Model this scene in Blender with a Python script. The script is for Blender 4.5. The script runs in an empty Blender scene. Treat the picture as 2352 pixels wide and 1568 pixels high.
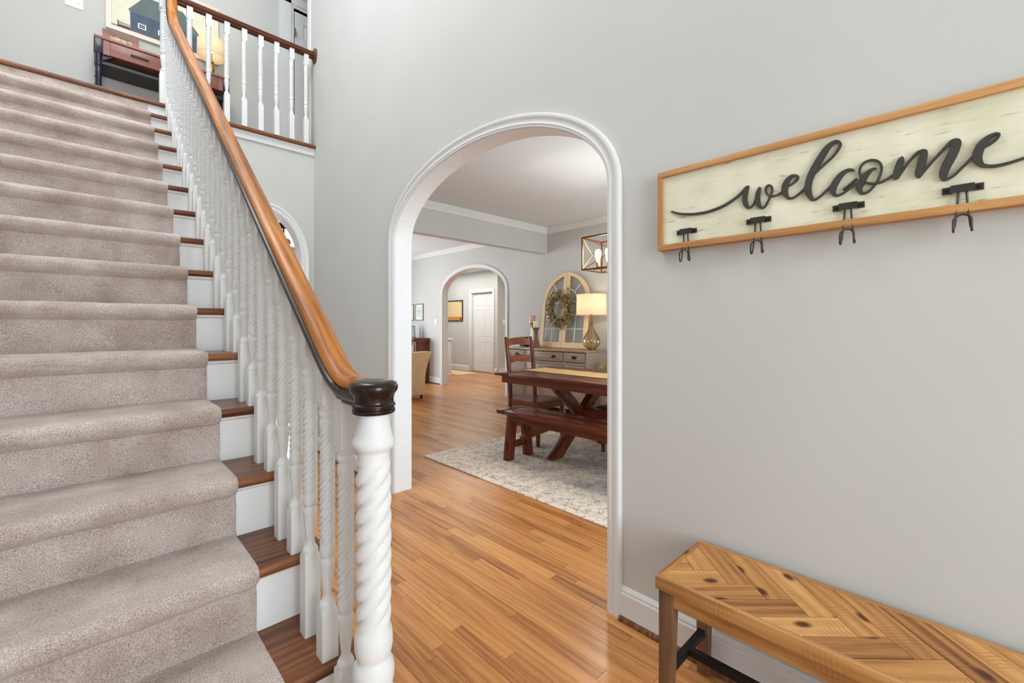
import bpy, bmesh, math, random
from mathutils import Vector, Matrix
random.seed(7)
PI = math.pi
RISE_RUN = .19/.24
C = bpy.context.scene.collection
SC = bpy.context.scene

# ------------------------------------------------------------------ camera, world, lights, exposure
CAM_H = 1.257
FPX = 1011.6
cam_d = bpy.data.cameras.new('camera')
cam = bpy.data.objects.new('camera', cam_d); C.objects.link(cam)
cam.location = (0, 0, CAM_H)
cam.rotation_euler = (PI/2, 0, -math.radians(44.0))
cam_d.sensor_width = 36; cam_d.lens = FPX/2352*36
cam_d.shift_y = -39/2352
cam_d.clip_start = .02
SC.camera = cam

def srgb(r, g, b):
    def f(c):
        c /= 255
        return c/12.92 if c <= .04045 else ((c+.055)/1.055)**2.4
    return (f(r), f(g), f(b), 1)

world = bpy.data.worlds.new('world'); SC.world = world
world.use_nodes = True
bg = world.node_tree.nodes['Background']
bg.inputs[0].default_value = (.8, .88, 1, 1); bg.inputs[1].default_value = 1.0

def area(name, loc, rot, sx, sy, power, col=(1, 1, 1)):
    d = bpy.data.lights.new(name, 'AREA'); d.shape = 'RECTANGLE'; d.size = sx; d.size_y = sy
    d.energy = power; d.color = col
    o = bpy.data.objects.new(name, d); C.objects.link(o); o.location = loc; o.rotation_euler = rot
    return o
def point(name, loc, power, col, r=.03):
    d = bpy.data.lights.new(name, 'POINT'); d.energy = power; d.color = col; d.shadow_soft_size = r
    o = bpy.data.objects.new(name, d); C.objects.link(o); o.location = loc
    return o
DAY = (.86, .94, 1.0)
WARM = (1.0, .78, .52)
# daylight through the tall foyer window and door glass behind the camera
area('foyer_window_daylight', (.2, -3.42, 1.75), (PI/2, 0, 0), 1.75, 2.8, 152, DAY)
# unseen side light, added to brighten the foyer wall; its window is invented
area('stair_side_fill', (-.78, 3.3, 3.9), (0, PI/2, 0), 1.9, 2.0, 42, DAY)
# overhead area light added under the two-storey ceiling to fill the foyer
area('foyer_top_fill', (0, 2.6, 5.6), (0, 0, 0), 1.4, 2.4, 102, (.95, .98, 1))
# dining room window at the front of the house
area('dining_window_daylight', (3.9, -1.38, 1.5), (PI/2, 0, 0), 2.0, 1.8, 100, (.80, .91, 1))
# living room windows in the far end wall
area('living_window_daylight', (2.4, 9.38, 1.5), (-PI/2, 0, 0), 3.2, 1.9, 170, DAY)
# unseen overhead lights added to brighten kitchen, pantry side wall and landing
area('kitchen_fill', (6.4, 9.0, 2.62), (0, 0, 0), 1.6, 2.6, 46, (1, .98, .95))
area('pantry_wall_fill', (7.7, 6.3, 2.62), (0, 0, 0), 1.0, 1.0, 30, (1, .98, .95))
area('landing_fill', (.8, 5.1, 5.6), (0, 0, 0), 1.6, .6, 9, (.95, .98, 1))
VS = SC.view_settings
VS.view_transform = 'Standard'; VS.look = 'None'; VS.exposure = 0.10; VS.gamma = 1.0; VS.use_curve_mapping = False
CY = SC.cycles
CY.max_bounces = 7; CY.diffuse_bounces = 4; CY.glossy_bounces = 2; CY.transmission_bounces = 4; CY.transparent_max_bounces = 10
CY.use_adaptive_sampling = True; CY.adaptive_threshold = .14

# ------------------------------------------------------------------ materials
def nt(m):
    return m.node_tree.nodes, m.node_tree.links
def new_mat(name):
    m = bpy.data.materials.new(name); m.use_nodes = True
    n, l = nt(m)
    return m, n, l, n['Principled BSDF']
def ramp(n, stops):
    r = n.new('ShaderNodeValToRGB'); e = r.color_ramp.elements
    e[0].position, e[0].color = stops[0]; e[1].position, e[1].color = stops[-1]
    for p, c in stops[1:-1]:
        x = e.new(p); x.color = c
    return r
def bump(n, l, src, bs, strength, dist=.002):
    b = n.new('ShaderNodeBump'); b.inputs['Strength'].default_value = strength; b.inputs['Distance'].default_value = dist
    l.new(src, b.inputs['Height']); l.new(b.outputs[0], bs.inputs['Normal'])
def plain(name, col, rough=.5, metal=0, noise=.04, nscale=12, bmp=0, bscale=200, spec=.5):
    m, n, l, b = new_mat(name)
    b.inputs['Specular IOR Level'].default_value = spec
    tc = n.new('ShaderNodeTexCoord')
    nz = n.new('ShaderNodeTexNoise'); nz.inputs['Scale'].default_value = nscale; nz.inputs['Detail'].default_value = 0 if noise < .02 else 2
    l.new(tc.outputs['Object'], nz.inputs['Vector'])
    c2 = tuple(max(0, x*(1-noise)) for x in col[:3])+(1,)
    c1 = tuple(min(1, x*(1+noise)) for x in col[:3])+(1,)
    r = ramp(n, [(.3, c2), (.7, c1)])
    l.new(nz.outputs['Fac'], r.inputs[0]); l.new(r.outputs[0], b.inputs['Base Color'])
    b.inputs['Roughness'].default_value = rough; b.inputs['Metallic'].default_value = metal
    if bmp:
        n2 = n.new('ShaderNodeTexNoise'); n2.inputs['Scale'].default_value = bscale; n2.inputs['Detail'].default_value = 2
        l.new(tc.outputs['Object'], n2.inputs['Vector']); bump(n, l, n2.outputs['Fac'], b, bmp)
    return m
def wood(name, light, mid, dark, axis='y', rough=.4, per_piece=.0, world_space=False, grain=1.0, spec=.4, rings=10, bmp=0, tone=.5, rot=0, knots=0, saw=0):
    """oak / pine: fine streaks stretched along an axis, wavy cathedral figure, pores; per_piece shifts the tone of every piece"""
    m, n, l, b = new_mat(name)
    if world_space:
        g = n.new('ShaderNodeNewGeometry'); vec = g.outputs['Position']
    else:
        g = n.new('ShaderNodeTexCoord'); vec = g.outputs['Object']
    if rot:
        mr = n.new('ShaderNodeMapping'); mr.inputs['Rotation'].default_value = (rot, 0, 0); l.new(vec, mr.inputs['Vector']); vec = mr.outputs[0]
    oi = n.new('ShaderNodeObjectInfo'); ge = n.new('ShaderNodeNewGeometry')
    add = n.new('ShaderNodeMath'); add.operation = 'ADD'
    l.new(oi.outputs['Random'], add.inputs[0]); l.new(ge.outputs['Random Per Island'], add.inputs[1])
    fr = n.new('ShaderNodeMath'); fr.operation = 'FRACT'; l.new(add.outputs[0], fr.inputs[0])
    sh = n.new('ShaderNodeVectorMath'); sh.operation = 'ADD'
    cmb = n.new('ShaderNodeCombineXYZ')
    mul = n.new('ShaderNodeMath'); mul.operation = 'MULTIPLY'; mul.inputs[1].default_value = 37.0 if per_piece else 0
    l.new(fr.outputs[0], mul.inputs[0])
    for i in range(3): l.new(mul.outputs[0], cmb.inputs[i])
    l.new(vec, sh.inputs[0]); l.new(cmb.outputs[0], sh.inputs[1])
    def stretched(k):
        mp = n.new('ShaderNodeMapping'); l.new(sh.outputs[0], mp.inputs['Vector'])
        sc = {'x': (k, 1, 1), 'y': (1, k, 1), 'z': (1, 1, k)}[axis]
        mp.inputs['Scale'].default_value = tuple(v*grain for v in sc)
        return mp.outputs[0]
    n1 = n.new('ShaderNodeTexNoise'); n1.inputs['Scale'].default_value = 48; n1.inputs['Detail'].default_value = 4; n1.inputs['Roughness'].default_value = .6; n1.inputs['Distortion'].default_value = .5
    l.new(stretched(.05), n1.inputs['Vector'])
    n2 = n.new('ShaderNodeTexNoise'); n2.inputs['Scale'].default_value = 330; n2.inputs['Detail'].default_value = 1
    l.new(stretched(.03), n2.inputs['Vector'])
    n3 = n.new('ShaderNodeTexNoise'); n3.inputs['Scale'].default_value = 7; n3.inputs['Detail'].default_value = 1
    l.new(stretched(.35), n3.inputs['Vector'])
    wv = n.new('ShaderNodeTexWave'); wv.wave_type = 'BANDS'; wv.bands_direction = {'x': 'Y', 'y': 'X', 'z': 'X'}[axis]
    wv.inputs['Scale'].default_value = rings; wv.inputs['Distortion'].default_value = 14; wv.inputs['Detail'].default_value = 2; wv.inputs['Detail Scale'].default_value = .7
    l.new(stretched(.12), wv.inputs['Vector'])
    def mixf(f, a_, b_):
        mx = n.new('ShaderNodeMix'); mx.data_type = 'FLOAT'; mx.inputs[0].default_value = f
        l.new(a_, mx.inputs[2]); l.new(b_, mx.inputs[3]); return mx.outputs[0]
    f0 = mixf(.25, n1.outputs['Fac'], wv.outputs['Fac'])
    f1 = mixf(.30, f0, n2.outputs['Fac'])
    fac = mixf(.25, f1, n3.outputs['Fac'])
    if per_piece:
        m1 = n.new('ShaderNodeMath'); m1.operation = 'MULTIPLY_ADD'; m1.inputs[1].default_value = per_piece; m1.inputs[2].default_value = -per_piece/2
        l.new(fr.outputs[0], m1.inputs[0])
        a2 = n.new('ShaderNodeMath'); a2.operation = 'ADD'; l.new(fac, a2.inputs[0]); l.new(m1.outputs[0], a2.inputs[1])
        fac = a2.outputs[0]
    r = ramp(n, [(.5-tone*.5, dark), (.5, mid), (.5+tone*.5, light)])
    l.new(fac, r.inputs[0]); col = r.outputs[0]
    if saw:
        w2 = n.new('ShaderNodeTexWave'); w2.wave_type = 'BANDS'; w2.bands_direction = axis.upper(); w2.inputs['Scale'].default_value = 26; w2.inputs['Distortion'].default_value = 2.2; w2.inputs['Detail'].default_value = 1
        l.new(sh.outputs[0], w2.inputs['Vector'])
        rr = ramp(n, [(.0, (1, 1, 1, 1)), (.16, (0, 0, 0, 1))]); l.new(w2.outputs['Fac'], rr.inputs[0])
        ms = n.new('ShaderNodeTexNoise'); ms.inputs['Scale'].default_value = 11; l.new(sh.outputs[0], ms.inputs['Vector'])
        r3 = ramp(n, [(.5, (0, 0, 0, 1)), (.62, (saw, saw, saw, 1))]); l.new(ms.outputs['Fac'], r3.inputs[0])
        mm = n.new('ShaderNodeMath'); mm.operation = 'MULTIPLY'; l.new(rr.outputs[0], mm.inputs[0]); l.new(r3.outputs[0], mm.inputs[1])
        mc = n.new('ShaderNodeMix'); mc.data_type = 'RGBA'; l.new(mm.outputs[0], mc.inputs[0]); l.new(col, mc.inputs[6]); mc.inputs[7].default_value = dark; col = mc.outputs[2]
    if knots:
        vo = n.new('ShaderNodeTexVoronoi'); vo.voronoi_dimensions = '2D'; vo.inputs['Scale'].default_value = 6.5
        mp = n.new('ShaderNodeMapping'); l.new(sh.outputs[0], mp.inputs['Vector']); mp.inputs['Scale'].default_value = {'x': (.7, 1.2, .3), 'y': (1.2, .7, .3), 'z': (1, .3, .7)}[axis]
        l.new(mp.outputs[0], vo.inputs['Vector'])
        rk = ramp(n, [(.035*knots, (1, 1, 1, 1)), (.085*knots, (0, 0, 0, 1))]); l.new(vo.outputs['Distance'], rk.inputs[0])
        mk = n.new('ShaderNodeMix'); mk.data_type = 'RGBA'; l.new(rk.outputs[0], mk.inputs[0]); l.new(col, mk.inputs[6]); mk.inputs[7].default_value = srgb(84, 44, 26); col = mk.outputs[2]
    l.new(col, b.inputs['Base Color'])
    b.inputs['Roughness'].default_value = rough
    b.inputs['Specular IOR Level'].default_value = spec
    if bmp: bump(n, l, f1, b, bmp, .0012)
    return m
def emit(name, col, s):
    m, n, l, b = new_mat(name)
    b.inputs['Base Color'].default_value = col; b.inputs['Emission Color'].default_value = col; b.inputs['Emission Strength'].default_value = s
    return m
def clear_glass(name, tint=(1, 1, 1, 1), gloss=.12, rough=.02):
    m, n, l, b = new_mat(name); n.remove(b)
    t = n.new('ShaderNodeBsdfTransparent'); t.inputs[0].default_value = tint
    g = n.new('ShaderNodeBsdfGlossy'); g.inputs['Roughness'].default_value = rough
    lw = n.new('ShaderNodeLayerWeight'); lw.inputs[0].default_value = .25
    ml = n.new('ShaderNodeMath'); ml.operation = 'MULTIPLY_ADD'; ml.inputs[1].default_value = .6; ml.inputs[2].default_value = gloss*.3
    l.new(lw.outputs['Fresnel'], ml.inputs[0])
    mx = n.new('ShaderNodeMixShader'); l.new(ml.outputs[0], mx.inputs[0]); l.new(t.outputs[0], mx.inputs[1]); l.new(g.outputs[0], mx.inputs[2])
    l.new(mx.outputs[0], n['Material Output'].inputs['Surface'])
    return m
def shade_cloth(name, col, trans=.55):
    m, n, l, b = new_mat(name)
    b.inputs['Base Color'].default_value = col; b.inputs['Roughness'].default_value = .9
    t = n.new('ShaderNodeBsdfTranslucent'); t.inputs[0].default_value = col
    w = n.new('ShaderNodeTexNoise'); w.inputs['Scale'].default_value = 220
    tc = n.new('ShaderNodeTexCoord'); l.new(tc.outputs['Object'], w.inputs['Vector']); bump(n, l, w.outputs['Fac'], b, .2)
    mx = n.new('ShaderNodeMixShader'); mx.inputs[0].default_value = trans
    l.new(b.outputs[0], mx.inputs[1]); l.new(t.outputs[0], mx.inputs[2]); l.new(mx.outputs[0], n['Material Output'].inputs['Surface'])
    return m

M = {}
M['wall'] = plain('wall_paint', srgb(199, 199, 195), .7, noise=.012, nscale=2.5, spec=.3)
M['ceil'] = plain('ceiling_paint', srgb(222, 230, 236), .8, noise=.01, nscale=2, spec=.1)
M['white'] = plain('white_trim_paint', srgb(224, 224, 223), .5, noise=.01, nscale=6, spec=.12)
M['white_flat'] = plain('white_baluster_paint', srgb(220, 221, 220), .45, noise=.01, nscale=9, spec=.2)
M['floor'] = wood('oak_floor', srgb(216, 154, 92), srgb(188, 126, 71), srgb(122, 72, 36), 'y', .27, per_piece=.28, world_space=True, rings=9, tone=.60, spec=.45)
M['floor_base'] = plain('floor_joint', srgb(58, 32, 18), .6)
M['tread'] = wood('dark_oak_tread', srgb(150, 98, 62), srgb(110, 66, 40), srgb(54, 28, 16), 'x', .3, per_piece=.12, rings=9, tone=.42, spec=.35)
M['rail'] = wood('worn_oak_rail', srgb(206, 138, 70), srgb(168, 104, 48), srgb(96, 52, 22), 'y', .34, rings=9, tone=.40, bmp=.06, rot=-math.atan(RISE_RUN), spec=.18)
M['railx'] = wood('worn_oak_rail_level', srgb(124, 74, 48), srgb(92, 50, 31), srgb(46, 24, 15), 'x', .34, rings=9, tone=.4, bmp=.04, spec=.25)
M['rail_dark'] = wood('dark_rail', srgb(66, 42, 30), srgb(38, 23, 17), srgb(18, 11, 9), 'y', .2, rings=9, tone=.5, bmp=.04, rot=-math.atan(RISE_RUN), spec=.4)  # darker tone for the rail underside and newel cap
M['nosing'] = wood('landing_oak', srgb(150, 96, 52), srgb(122, 72, 36), srgb(80, 44, 22), 'x', .35, rings=14)
M['bench'] = wood('rustic_pine', srgb(216, 164, 102), srgb(186, 130, 74), srgb(118, 70, 36), 'x', .5, per_piece=.34, rings=7, tone=.55, knots=1.6, saw=.55, spec=.3)
M['benchy'] = wood('rustic_pine_rail', srgb(212, 164, 104), srgb(184, 132, 78), srgb(124, 78, 42), 'y', .5, rings=7, tone=.5, spec=.3, saw=.4)
M['bench_leg'] = wood('rustic_pine_leg', srgb(146, 110, 78), srgb(116, 84, 58), srgb(74, 50, 34), 'z', .55, rings=7, tone=.5, spec=.3)
M['iron'] = plain('black_iron', srgb(38, 37, 36), .45, .6, noise=.15, nscale=60, bmp=.2)
M['hook'] = plain('dark_hook_metal', srgb(74, 72, 66), .4, .75, noise=.1)
M['letter'] = plain('dark_lettering', srgb(56, 54, 47), .6, 0, noise=.12, nscale=160, bmp=.3, bscale=600)
M['signwood'] = wood('sign_frame_wood', srgb(214, 168, 116), srgb(190, 140, 88), srgb(142, 94, 54), 'y', .6, rings=7, tone=.5, spec=.25)
M['signwoodz'] = wood('sign_frame_wood_upright', srgb(214, 168, 116), srgb(190, 140, 88), srgb(142, 94, 54), 'z', .6, rings=7, tone=.5, spec=.25)
M['mahog'] = wood('red_brown_wood_y', srgb(140, 72, 44), srgb(102, 48, 28), srgb(52, 24, 15), 'y', .26, per_piece=.12, rings=7, tone=.5, spec=.3)
M['mahogx'] = wood('red_brown_wood_x', srgb(140, 72, 44), srgb(102, 48, 28), srgb(52, 24, 15), 'x', .26, per_piece=.12, rings=7, tone=.5, spec=.3)
M['mahogz'] = wood('red_brown_wood_z', srgb(140, 72, 44), srgb(102, 48, 28), srgb(52, 24, 15), 'z', .26, per_piece=.12, rings=7, tone=.5, spec=.3)
M['chair'] = wood('chair_wood', srgb(162, 94, 54), srgb(122, 64, 36), srgb(64, 30, 18), 'x', .28, rings=7, tone=.5, spec=.35)
M['chairz'] = wood('chair_wood_upright', srgb(150, 84, 50), srgb(110, 56, 33), srgb(60, 28, 17), 'z', .28, rings=7, tone=.5, spec=.35)
M['taupe'] = wood('taupe_painted_wood', srgb(172, 150, 133), srgb(158, 136, 118), srgb(140, 118, 100), 'y', .45, rings=5, tone=.8)
M['taupe_top'] = wood('taupe_stained_top', srgb(186, 154, 128), srgb(168, 136, 110), srgb(138, 108, 86), 'y', .4, rings=6, tone=.7)
M['groove'] = plain('dark_glaze', srgb(84, 62, 50), .6)
M['bronze'] = plain('bronze', srgb(44, 34, 28), .45, .7, noise=.2, nscale=80)
M['gold'] = plain('aged_brass', srgb(150, 104, 56), .38, .8, noise=.08)
M['cage'] = plain('dark_aged_bronze', srgb(104, 68, 38), .4, .7, noise=.1)
M['brass'] = plain('brass', srgb(196, 160, 84), .3, .9, noise=.05)
M['cream'] = wood('cream_painted_wood', srgb(238, 213, 168), srgb(231, 203, 156), srgb(216, 184, 136), 'z', .5, rings=5, tone=.7)
M['pane'] = clear_glass('window_pane')
M['amber'] = clear_glass('amber_glass', srgb(247, 232, 204), .35)
M['shade'] = shade_cloth('lamp_shade_cloth', srgb(238, 222, 196), .45)
M['bulb'] = emit('lit_bulb', (1.0, .80, .48, 1), 14)
M['bulb_dim'] = emit('soft_lit_bulb', (1.0, .82, .55, 1), 3.5)
M['bulbglass'] = clear_glass('bulb_glass', srgb(255, 240, 215), .2)
M['leaf'] = plain('dried_leaf', srgb(160, 144, 100), .7, noise=.5, nscale=30)
M['berry'] = plain('pale_berry', srgb(206, 188, 134), .55, noise=.2, nscale=40)
M['twig'] = plain('twig', srgb(74, 48, 30), .8, noise=.3, nscale=60, bmp=.4)
M['candle1'] = plain('ivory_wax', srgb(236, 222, 184), .5)
M['candle2'] = plain('pink_wax', srgb(226, 176, 156), .5)
M['carved'] = wood('carved_grey_wood', srgb(156, 128, 104), srgb(128, 100, 78), srgb(90, 66, 50), 'z', .6, rings=6)
M['mercury'] = plain('mercury_glass', srgb(200, 196, 186), .2, .7, noise=.1, nscale=40)
M['black'] = plain('black_paint', srgb(24, 23, 24), .4)
M['straw'] = plain('straw_weave', srgb(224, 184, 120), .85, noise=.1, nscale=120, bmp=.5, bscale=300)
M['tan'] = plain('tan_upholstery', srgb(212, 178, 134), .85, noise=.05, nscale=10, bmp=.3, bscale=500)
M['cushion'] = plain('patterned_cushion', srgb(206, 176, 130), .85, noise=.25, nscale=60)
M['cabinet'] = wood('brown_cabinet', srgb(136, 84, 54), srgb(108, 62, 40), srgb(66, 36, 24), 'z', .35, rings=8)
M['navy'] = plain('navy_black_paint', srgb(32, 32, 52), .3, noise=.05)
M['rosewood'] = wood('rosewood', srgb(178, 126, 112), srgb(148, 98, 86), srgb(104, 64, 56), 'x', .35, rings=8)
M['print_sky'] = plain('print_sky', srgb(226, 222, 198), .7)
M['print_barn'] = plain('print_barn_blue', srgb(74, 90, 108), .7, noise=.15, nscale=12)
M['print_roof'] = plain('print_roof_green', srgb(96, 110, 110), .7, noise=.1, nscale=12)
M['print_ground'] = plain('print_ground', srgb(176, 132, 104), .7, noise=.2)
M['print_dark'] = plain('print_dark', srgb(42, 46, 62), .7)
M['print_white'] = plain('print_white', srgb(240, 236, 226), .7)
M['picwhite'] = plain('whitewashed_frame', srgb(228, 216, 202), .5, noise=.04)
M['mat_print'] = plain('picture_mat', srgb(232, 231, 222), .7)
M['print_glass'] = plain('pale_print', srgb(206, 222, 220), .15, noise=.12, nscale=9)
M['silver'] = plain('silver_frame', srgb(150, 144, 134), .4, .4)
M['blue'] = plain('blue_gloss', srgb(70, 120, 178), .3, noise=.2)
M['paper'] = plain('calendar_paper', srgb(232, 204, 150), .7, noise=.03)
M['cork'] = plain('orange_cork', srgb(206, 136, 58), .8, noise=.15, nscale=60)
M['darkframe'] = plain('dark_frame', srgb(54, 34, 24), .4)
M['plastic'] = plain('white_plastic', srgb(244, 243, 238), .35, noise=.005)
M['steel'] = plain('steel', srgb(160, 160, 160), .35, .8)
M['jute'] = plain('jute_mat', srgb(222, 190, 140), .9, noise=.12, nscale=40, bmp=.4)
M['green'] = plain('yellow_green_leaf', srgb(166, 160, 70), .6, noise=.3, nscale=40)
M['clay'] = plain('clay_pot', srgb(150, 120, 100), .7)
M['photo'] = plain('photo_print', srgb(168, 158, 120), .4, noise=.6, nscale=28)
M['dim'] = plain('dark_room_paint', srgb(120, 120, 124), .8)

# carpet, rug, distressed board: own recipes
def carpet_mat():
    m, n, l, b = new_mat('beige_carpet')
    tc = n.new('ShaderNodeTexCoord')
    a = n.new('ShaderNodeTexNoise'); a.inputs['Scale'].default_value = 700; a.inputs['Detail'].default_value = 3
    c = n.new('ShaderNodeTexNoise'); c.inputs['Scale'].default_value = 7; c.inputs['Detail'].default_value = 3
    d = n.new('ShaderNodeTexNoise'); d.inputs['Scale'].default_value = 330; d.inputs['Detail'].default_value = 6; d.inputs['Roughness'].default_value = .75
    for x in (a, c, d): l.new(tc.outputs['Object'], x.inputs['Vector'])
    r1 = ramp(n, [(.34, srgb(138, 126, 122)), (.5, srgb(202, 187, 178)), (.66, srgb(242, 229, 219))])
    l.new(d.outputs['Fac'], r1.inputs[0])
    r2 = ramp(n, [(.3, srgb(214, 206, 200)), (.7, srgb(255, 255, 255))]); l.new(c.outputs['Fac'], r2.inputs[0])
    mx = n.new('ShaderNodeMix'); mx.data_type = 'RGBA'; mx.blend_type = 'MULTIPLY'; mx.inputs[0].default_value = 1
    l.new(r1.outputs[0], mx.inputs[6]); l.new(r2.outputs[0], mx.inputs[7]); l.new(mx.outputs[2], b.inputs['Base Color'])
    b.inputs['Roughness'].default_value = 1; b.inputs['Specular IOR Level'].default_value = .05
    b.inputs['Sheen Weight'].default_value = .25; b.inputs['Sheen Roughness'].default_value = .5
    ad = n.new('ShaderNodeMath'); ad.operation = 'ADD'; l.new(a.outputs['Fac'], ad.inputs[0]); l.new(d.outputs['Fac'], ad.inputs[1])
    bump(n, l, ad.outputs[0], b, .6, .003)
    return m
M['carpet'] = carpet_mat()
def rug_mat(x0, x1, y0, y1):
    m, n, l, b = new_mat('faded_oriental_rug')
    g = n.new('ShaderNodeNewGeometry'); sx = n.new('ShaderNodeSeparateXYZ'); l.new(g.outputs['Position'], sx.inputs[0])
    def math_(op, a, bb=None, cc=None):
        k = n.new('ShaderNodeMath'); k.operation = op
        for i, v in enumerate((a, bb, cc)):
            if v is None: continue
            if isinstance(v, (int, float)): k.inputs[i].default_value = v
            else: l.new(v, k.inputs[i])
        return k.outputs[0]
    dx = math_('MINIMUM', math_('SUBTRACT', sx.outputs[0], x0), math_('SUBTRACT', x1, sx.outputs[0]))
    dy = math_('MINIMUM', math_('SUBTRACT', sx.outputs[1], y0), math_('SUBTRACT', y1, sx.outputs[1]))
    d = math_('MINIMUM', dx, dy)
    # thin guard lines parallel to the edge
    def line(at, w):
        return math_('LESS_THAN', math_('ABSOLUTE', math_('SUBTRACT', d, at)), w)
    ln = math_('ADD', math_('ADD', line(.07, .004), line(.10, .003)), math_('ADD', line(.34, .005), line(.38, .004)))
    inside = math_('GREATER_THAN', d, .40)
    nz = n.new('ShaderNodeTexNoise'); nz.inputs['Scale'].default_value = 16; nz.inputs['Detail'].default_value = 4
    l.new(g.outputs['Position'], nz.inputs['Vector'])
    sn = n.new('ShaderNodeSeparateColor'); l.new(nz.outputs['Color'], sn.inputs[0])
    px = math_('ADD', sx.outputs[0], math_('MULTIPLY', sn.outputs[0], .06)); py = math_('ADD', sx.outputs[1], math_('MULTIPLY', sn.outputs[1], .06))
    def rosettes(per, offx, offy, r0, amp, k, w):
        fx = math_('SUBTRACT', math_('PINGPONG', math_('ADD', px, offx), per/2), per/4); fy = math_('SUBTRACT', math_('PINGPONG', math_('ADD', py, offy), per/2), per/4)
        rr = math_('SQRT', math_('ADD', math_('MULTIPLY', fx, fx), math_('MULTIPLY', fy, fy)))
        th = math_('ARCTAN2', fy, fx)
        tgt = math_('MULTIPLY_ADD', math_('COSINE', math_('MULTIPLY', th, k)), amp, r0)
        return math_('LESS_THAN', math_('ABSOLUTE', math_('SUBTRACT', rr, tgt)), w)
    pat = math_('ADD', rosettes(.34, .03, .11, .052, .016, 6, .006), rosettes(.34, .03, .11, .022, .004, 5, .0055))
    pat = math_('ADD', pat, rosettes(.62, .2, .05, .12, .030, 8, .008))
    pat = math_('ADD', pat, rosettes(.17, .06, .02, .030, .014, 4, .004))
    pat = math_('MINIMUM', math_('ADD', pat, ln), 1.0)
    wear = n.new('ShaderNodeTexNoise'); wear.inputs['Scale'].default_value = 14; wear.inputs['Detail'].default_value = 6; wear.inputs['Roughness'].default_value = .7
    l.new(g.outputs['Position'], wear.inputs['Vector'])
    wr = ramp(n, [(.38, (0, 0, 0, 1)), (.60, (1, 1, 1, 1))]); l.new(wear.outputs['Fac'], wr.inputs[0])
    pat = math_('MULTIPLY', math_('MULTIPLY', pat, wr.outputs[0]), .85)
    big = n.new('ShaderNodeTexNoise'); big.inputs['Scale'].default_value = 3.2; big.inputs['Detail'].default_value = 5
    l.new(g.outputs['Position'], big.inputs['Vector'])
    br = ramp(n, [(.35, srgb(178, 168, 164)), (.5, srgb(216, 202, 188)), (.66, srgb(236, 218, 196))]); l.new(big.outputs['Fac'], br.inputs[0])
    edge = ramp(n, [(.3, srgb(240, 224, 204)), (.7, srgb(226, 208, 188))]); l.new(big.outputs['Fac'], edge.inputs[0])
    m0 = n.new('ShaderNodeMix'); m0.data_type = 'RGBA'; l.new(inside, m0.inputs[0]); l.new(edge.outputs[0], m0.inputs[6]); l.new(br.outputs[0], m0.inputs[7])
    m1 = n.new('ShaderNodeMix'); m1.data_type = 'RGBA'; l.new(pat, m1.inputs[0]); l.new(m0.outputs[2], m1.inputs[6]); m1.inputs[7].default_value = srgb(134, 121, 117)
    l.new(m1.outputs[2], b.inputs['Base Color']); b.inputs['Roughness'].default_value = .95; b.inputs['Specular IOR Level'].default_value = .1
    f = n.new('ShaderNodeTexNoise'); f.inputs['Scale'].default_value = 500; l.new(g.outputs['Position'], f.inputs['Vector']); bump(n, l, f.outputs['Fac'], b, .3)
    return m
def board_mat():
    m, n, l, b = new_mat('distressed_cream_board')
    tc = n.new('ShaderNodeTexCoord'); mp = n.new('ShaderNodeMapping'); mp.inputs['Scale'].default_value = (1, .12, 1)
    l.new(tc.outputs['Object'], mp.inputs['Vector'])
    a = n.new('ShaderNodeTexNoise'); a.inputs['Scale'].default_value = 130; a.inputs['Detail'].default_value = 4; l.new(mp.outputs[0], a.inputs['Vector'])
    c = n.new('ShaderNodeTexNoise'); c.inputs['Scale'].default_value = 9; l.new(tc.outputs['Object'], c.inputs['Vector'])
    r = ramp(n, [(.27, srgb(176, 168, 142)), (.34, srgb(228, 224, 200)), (.7, srgb(234, 231, 210))]); l.new(a.outputs['Fac'], r.inputs[0])
    r2 = ramp(n, [(.3, srgb(236, 238, 228)), (.7, (1, 1, 1, 1))]); l.new(c.outputs['Fac'], r2.inputs[0])
    mx = n.new('ShaderNodeMix'); mx.data_type = 'RGBA'; mx.blend_type = 'MULTIPLY'; mx.inputs[0].default_value = 1
    l.new(r.outputs[0], mx.inputs[6]); l.new(r2.outputs[0], mx.inputs[7]); l.new(mx.outputs[2], b.inputs['Base Color'])
    b.inputs['Roughness'].default_value = .6; bump(n, l, a.outputs['Fac'], b, .12)
    return m
M['board'] = board_mat()

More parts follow.
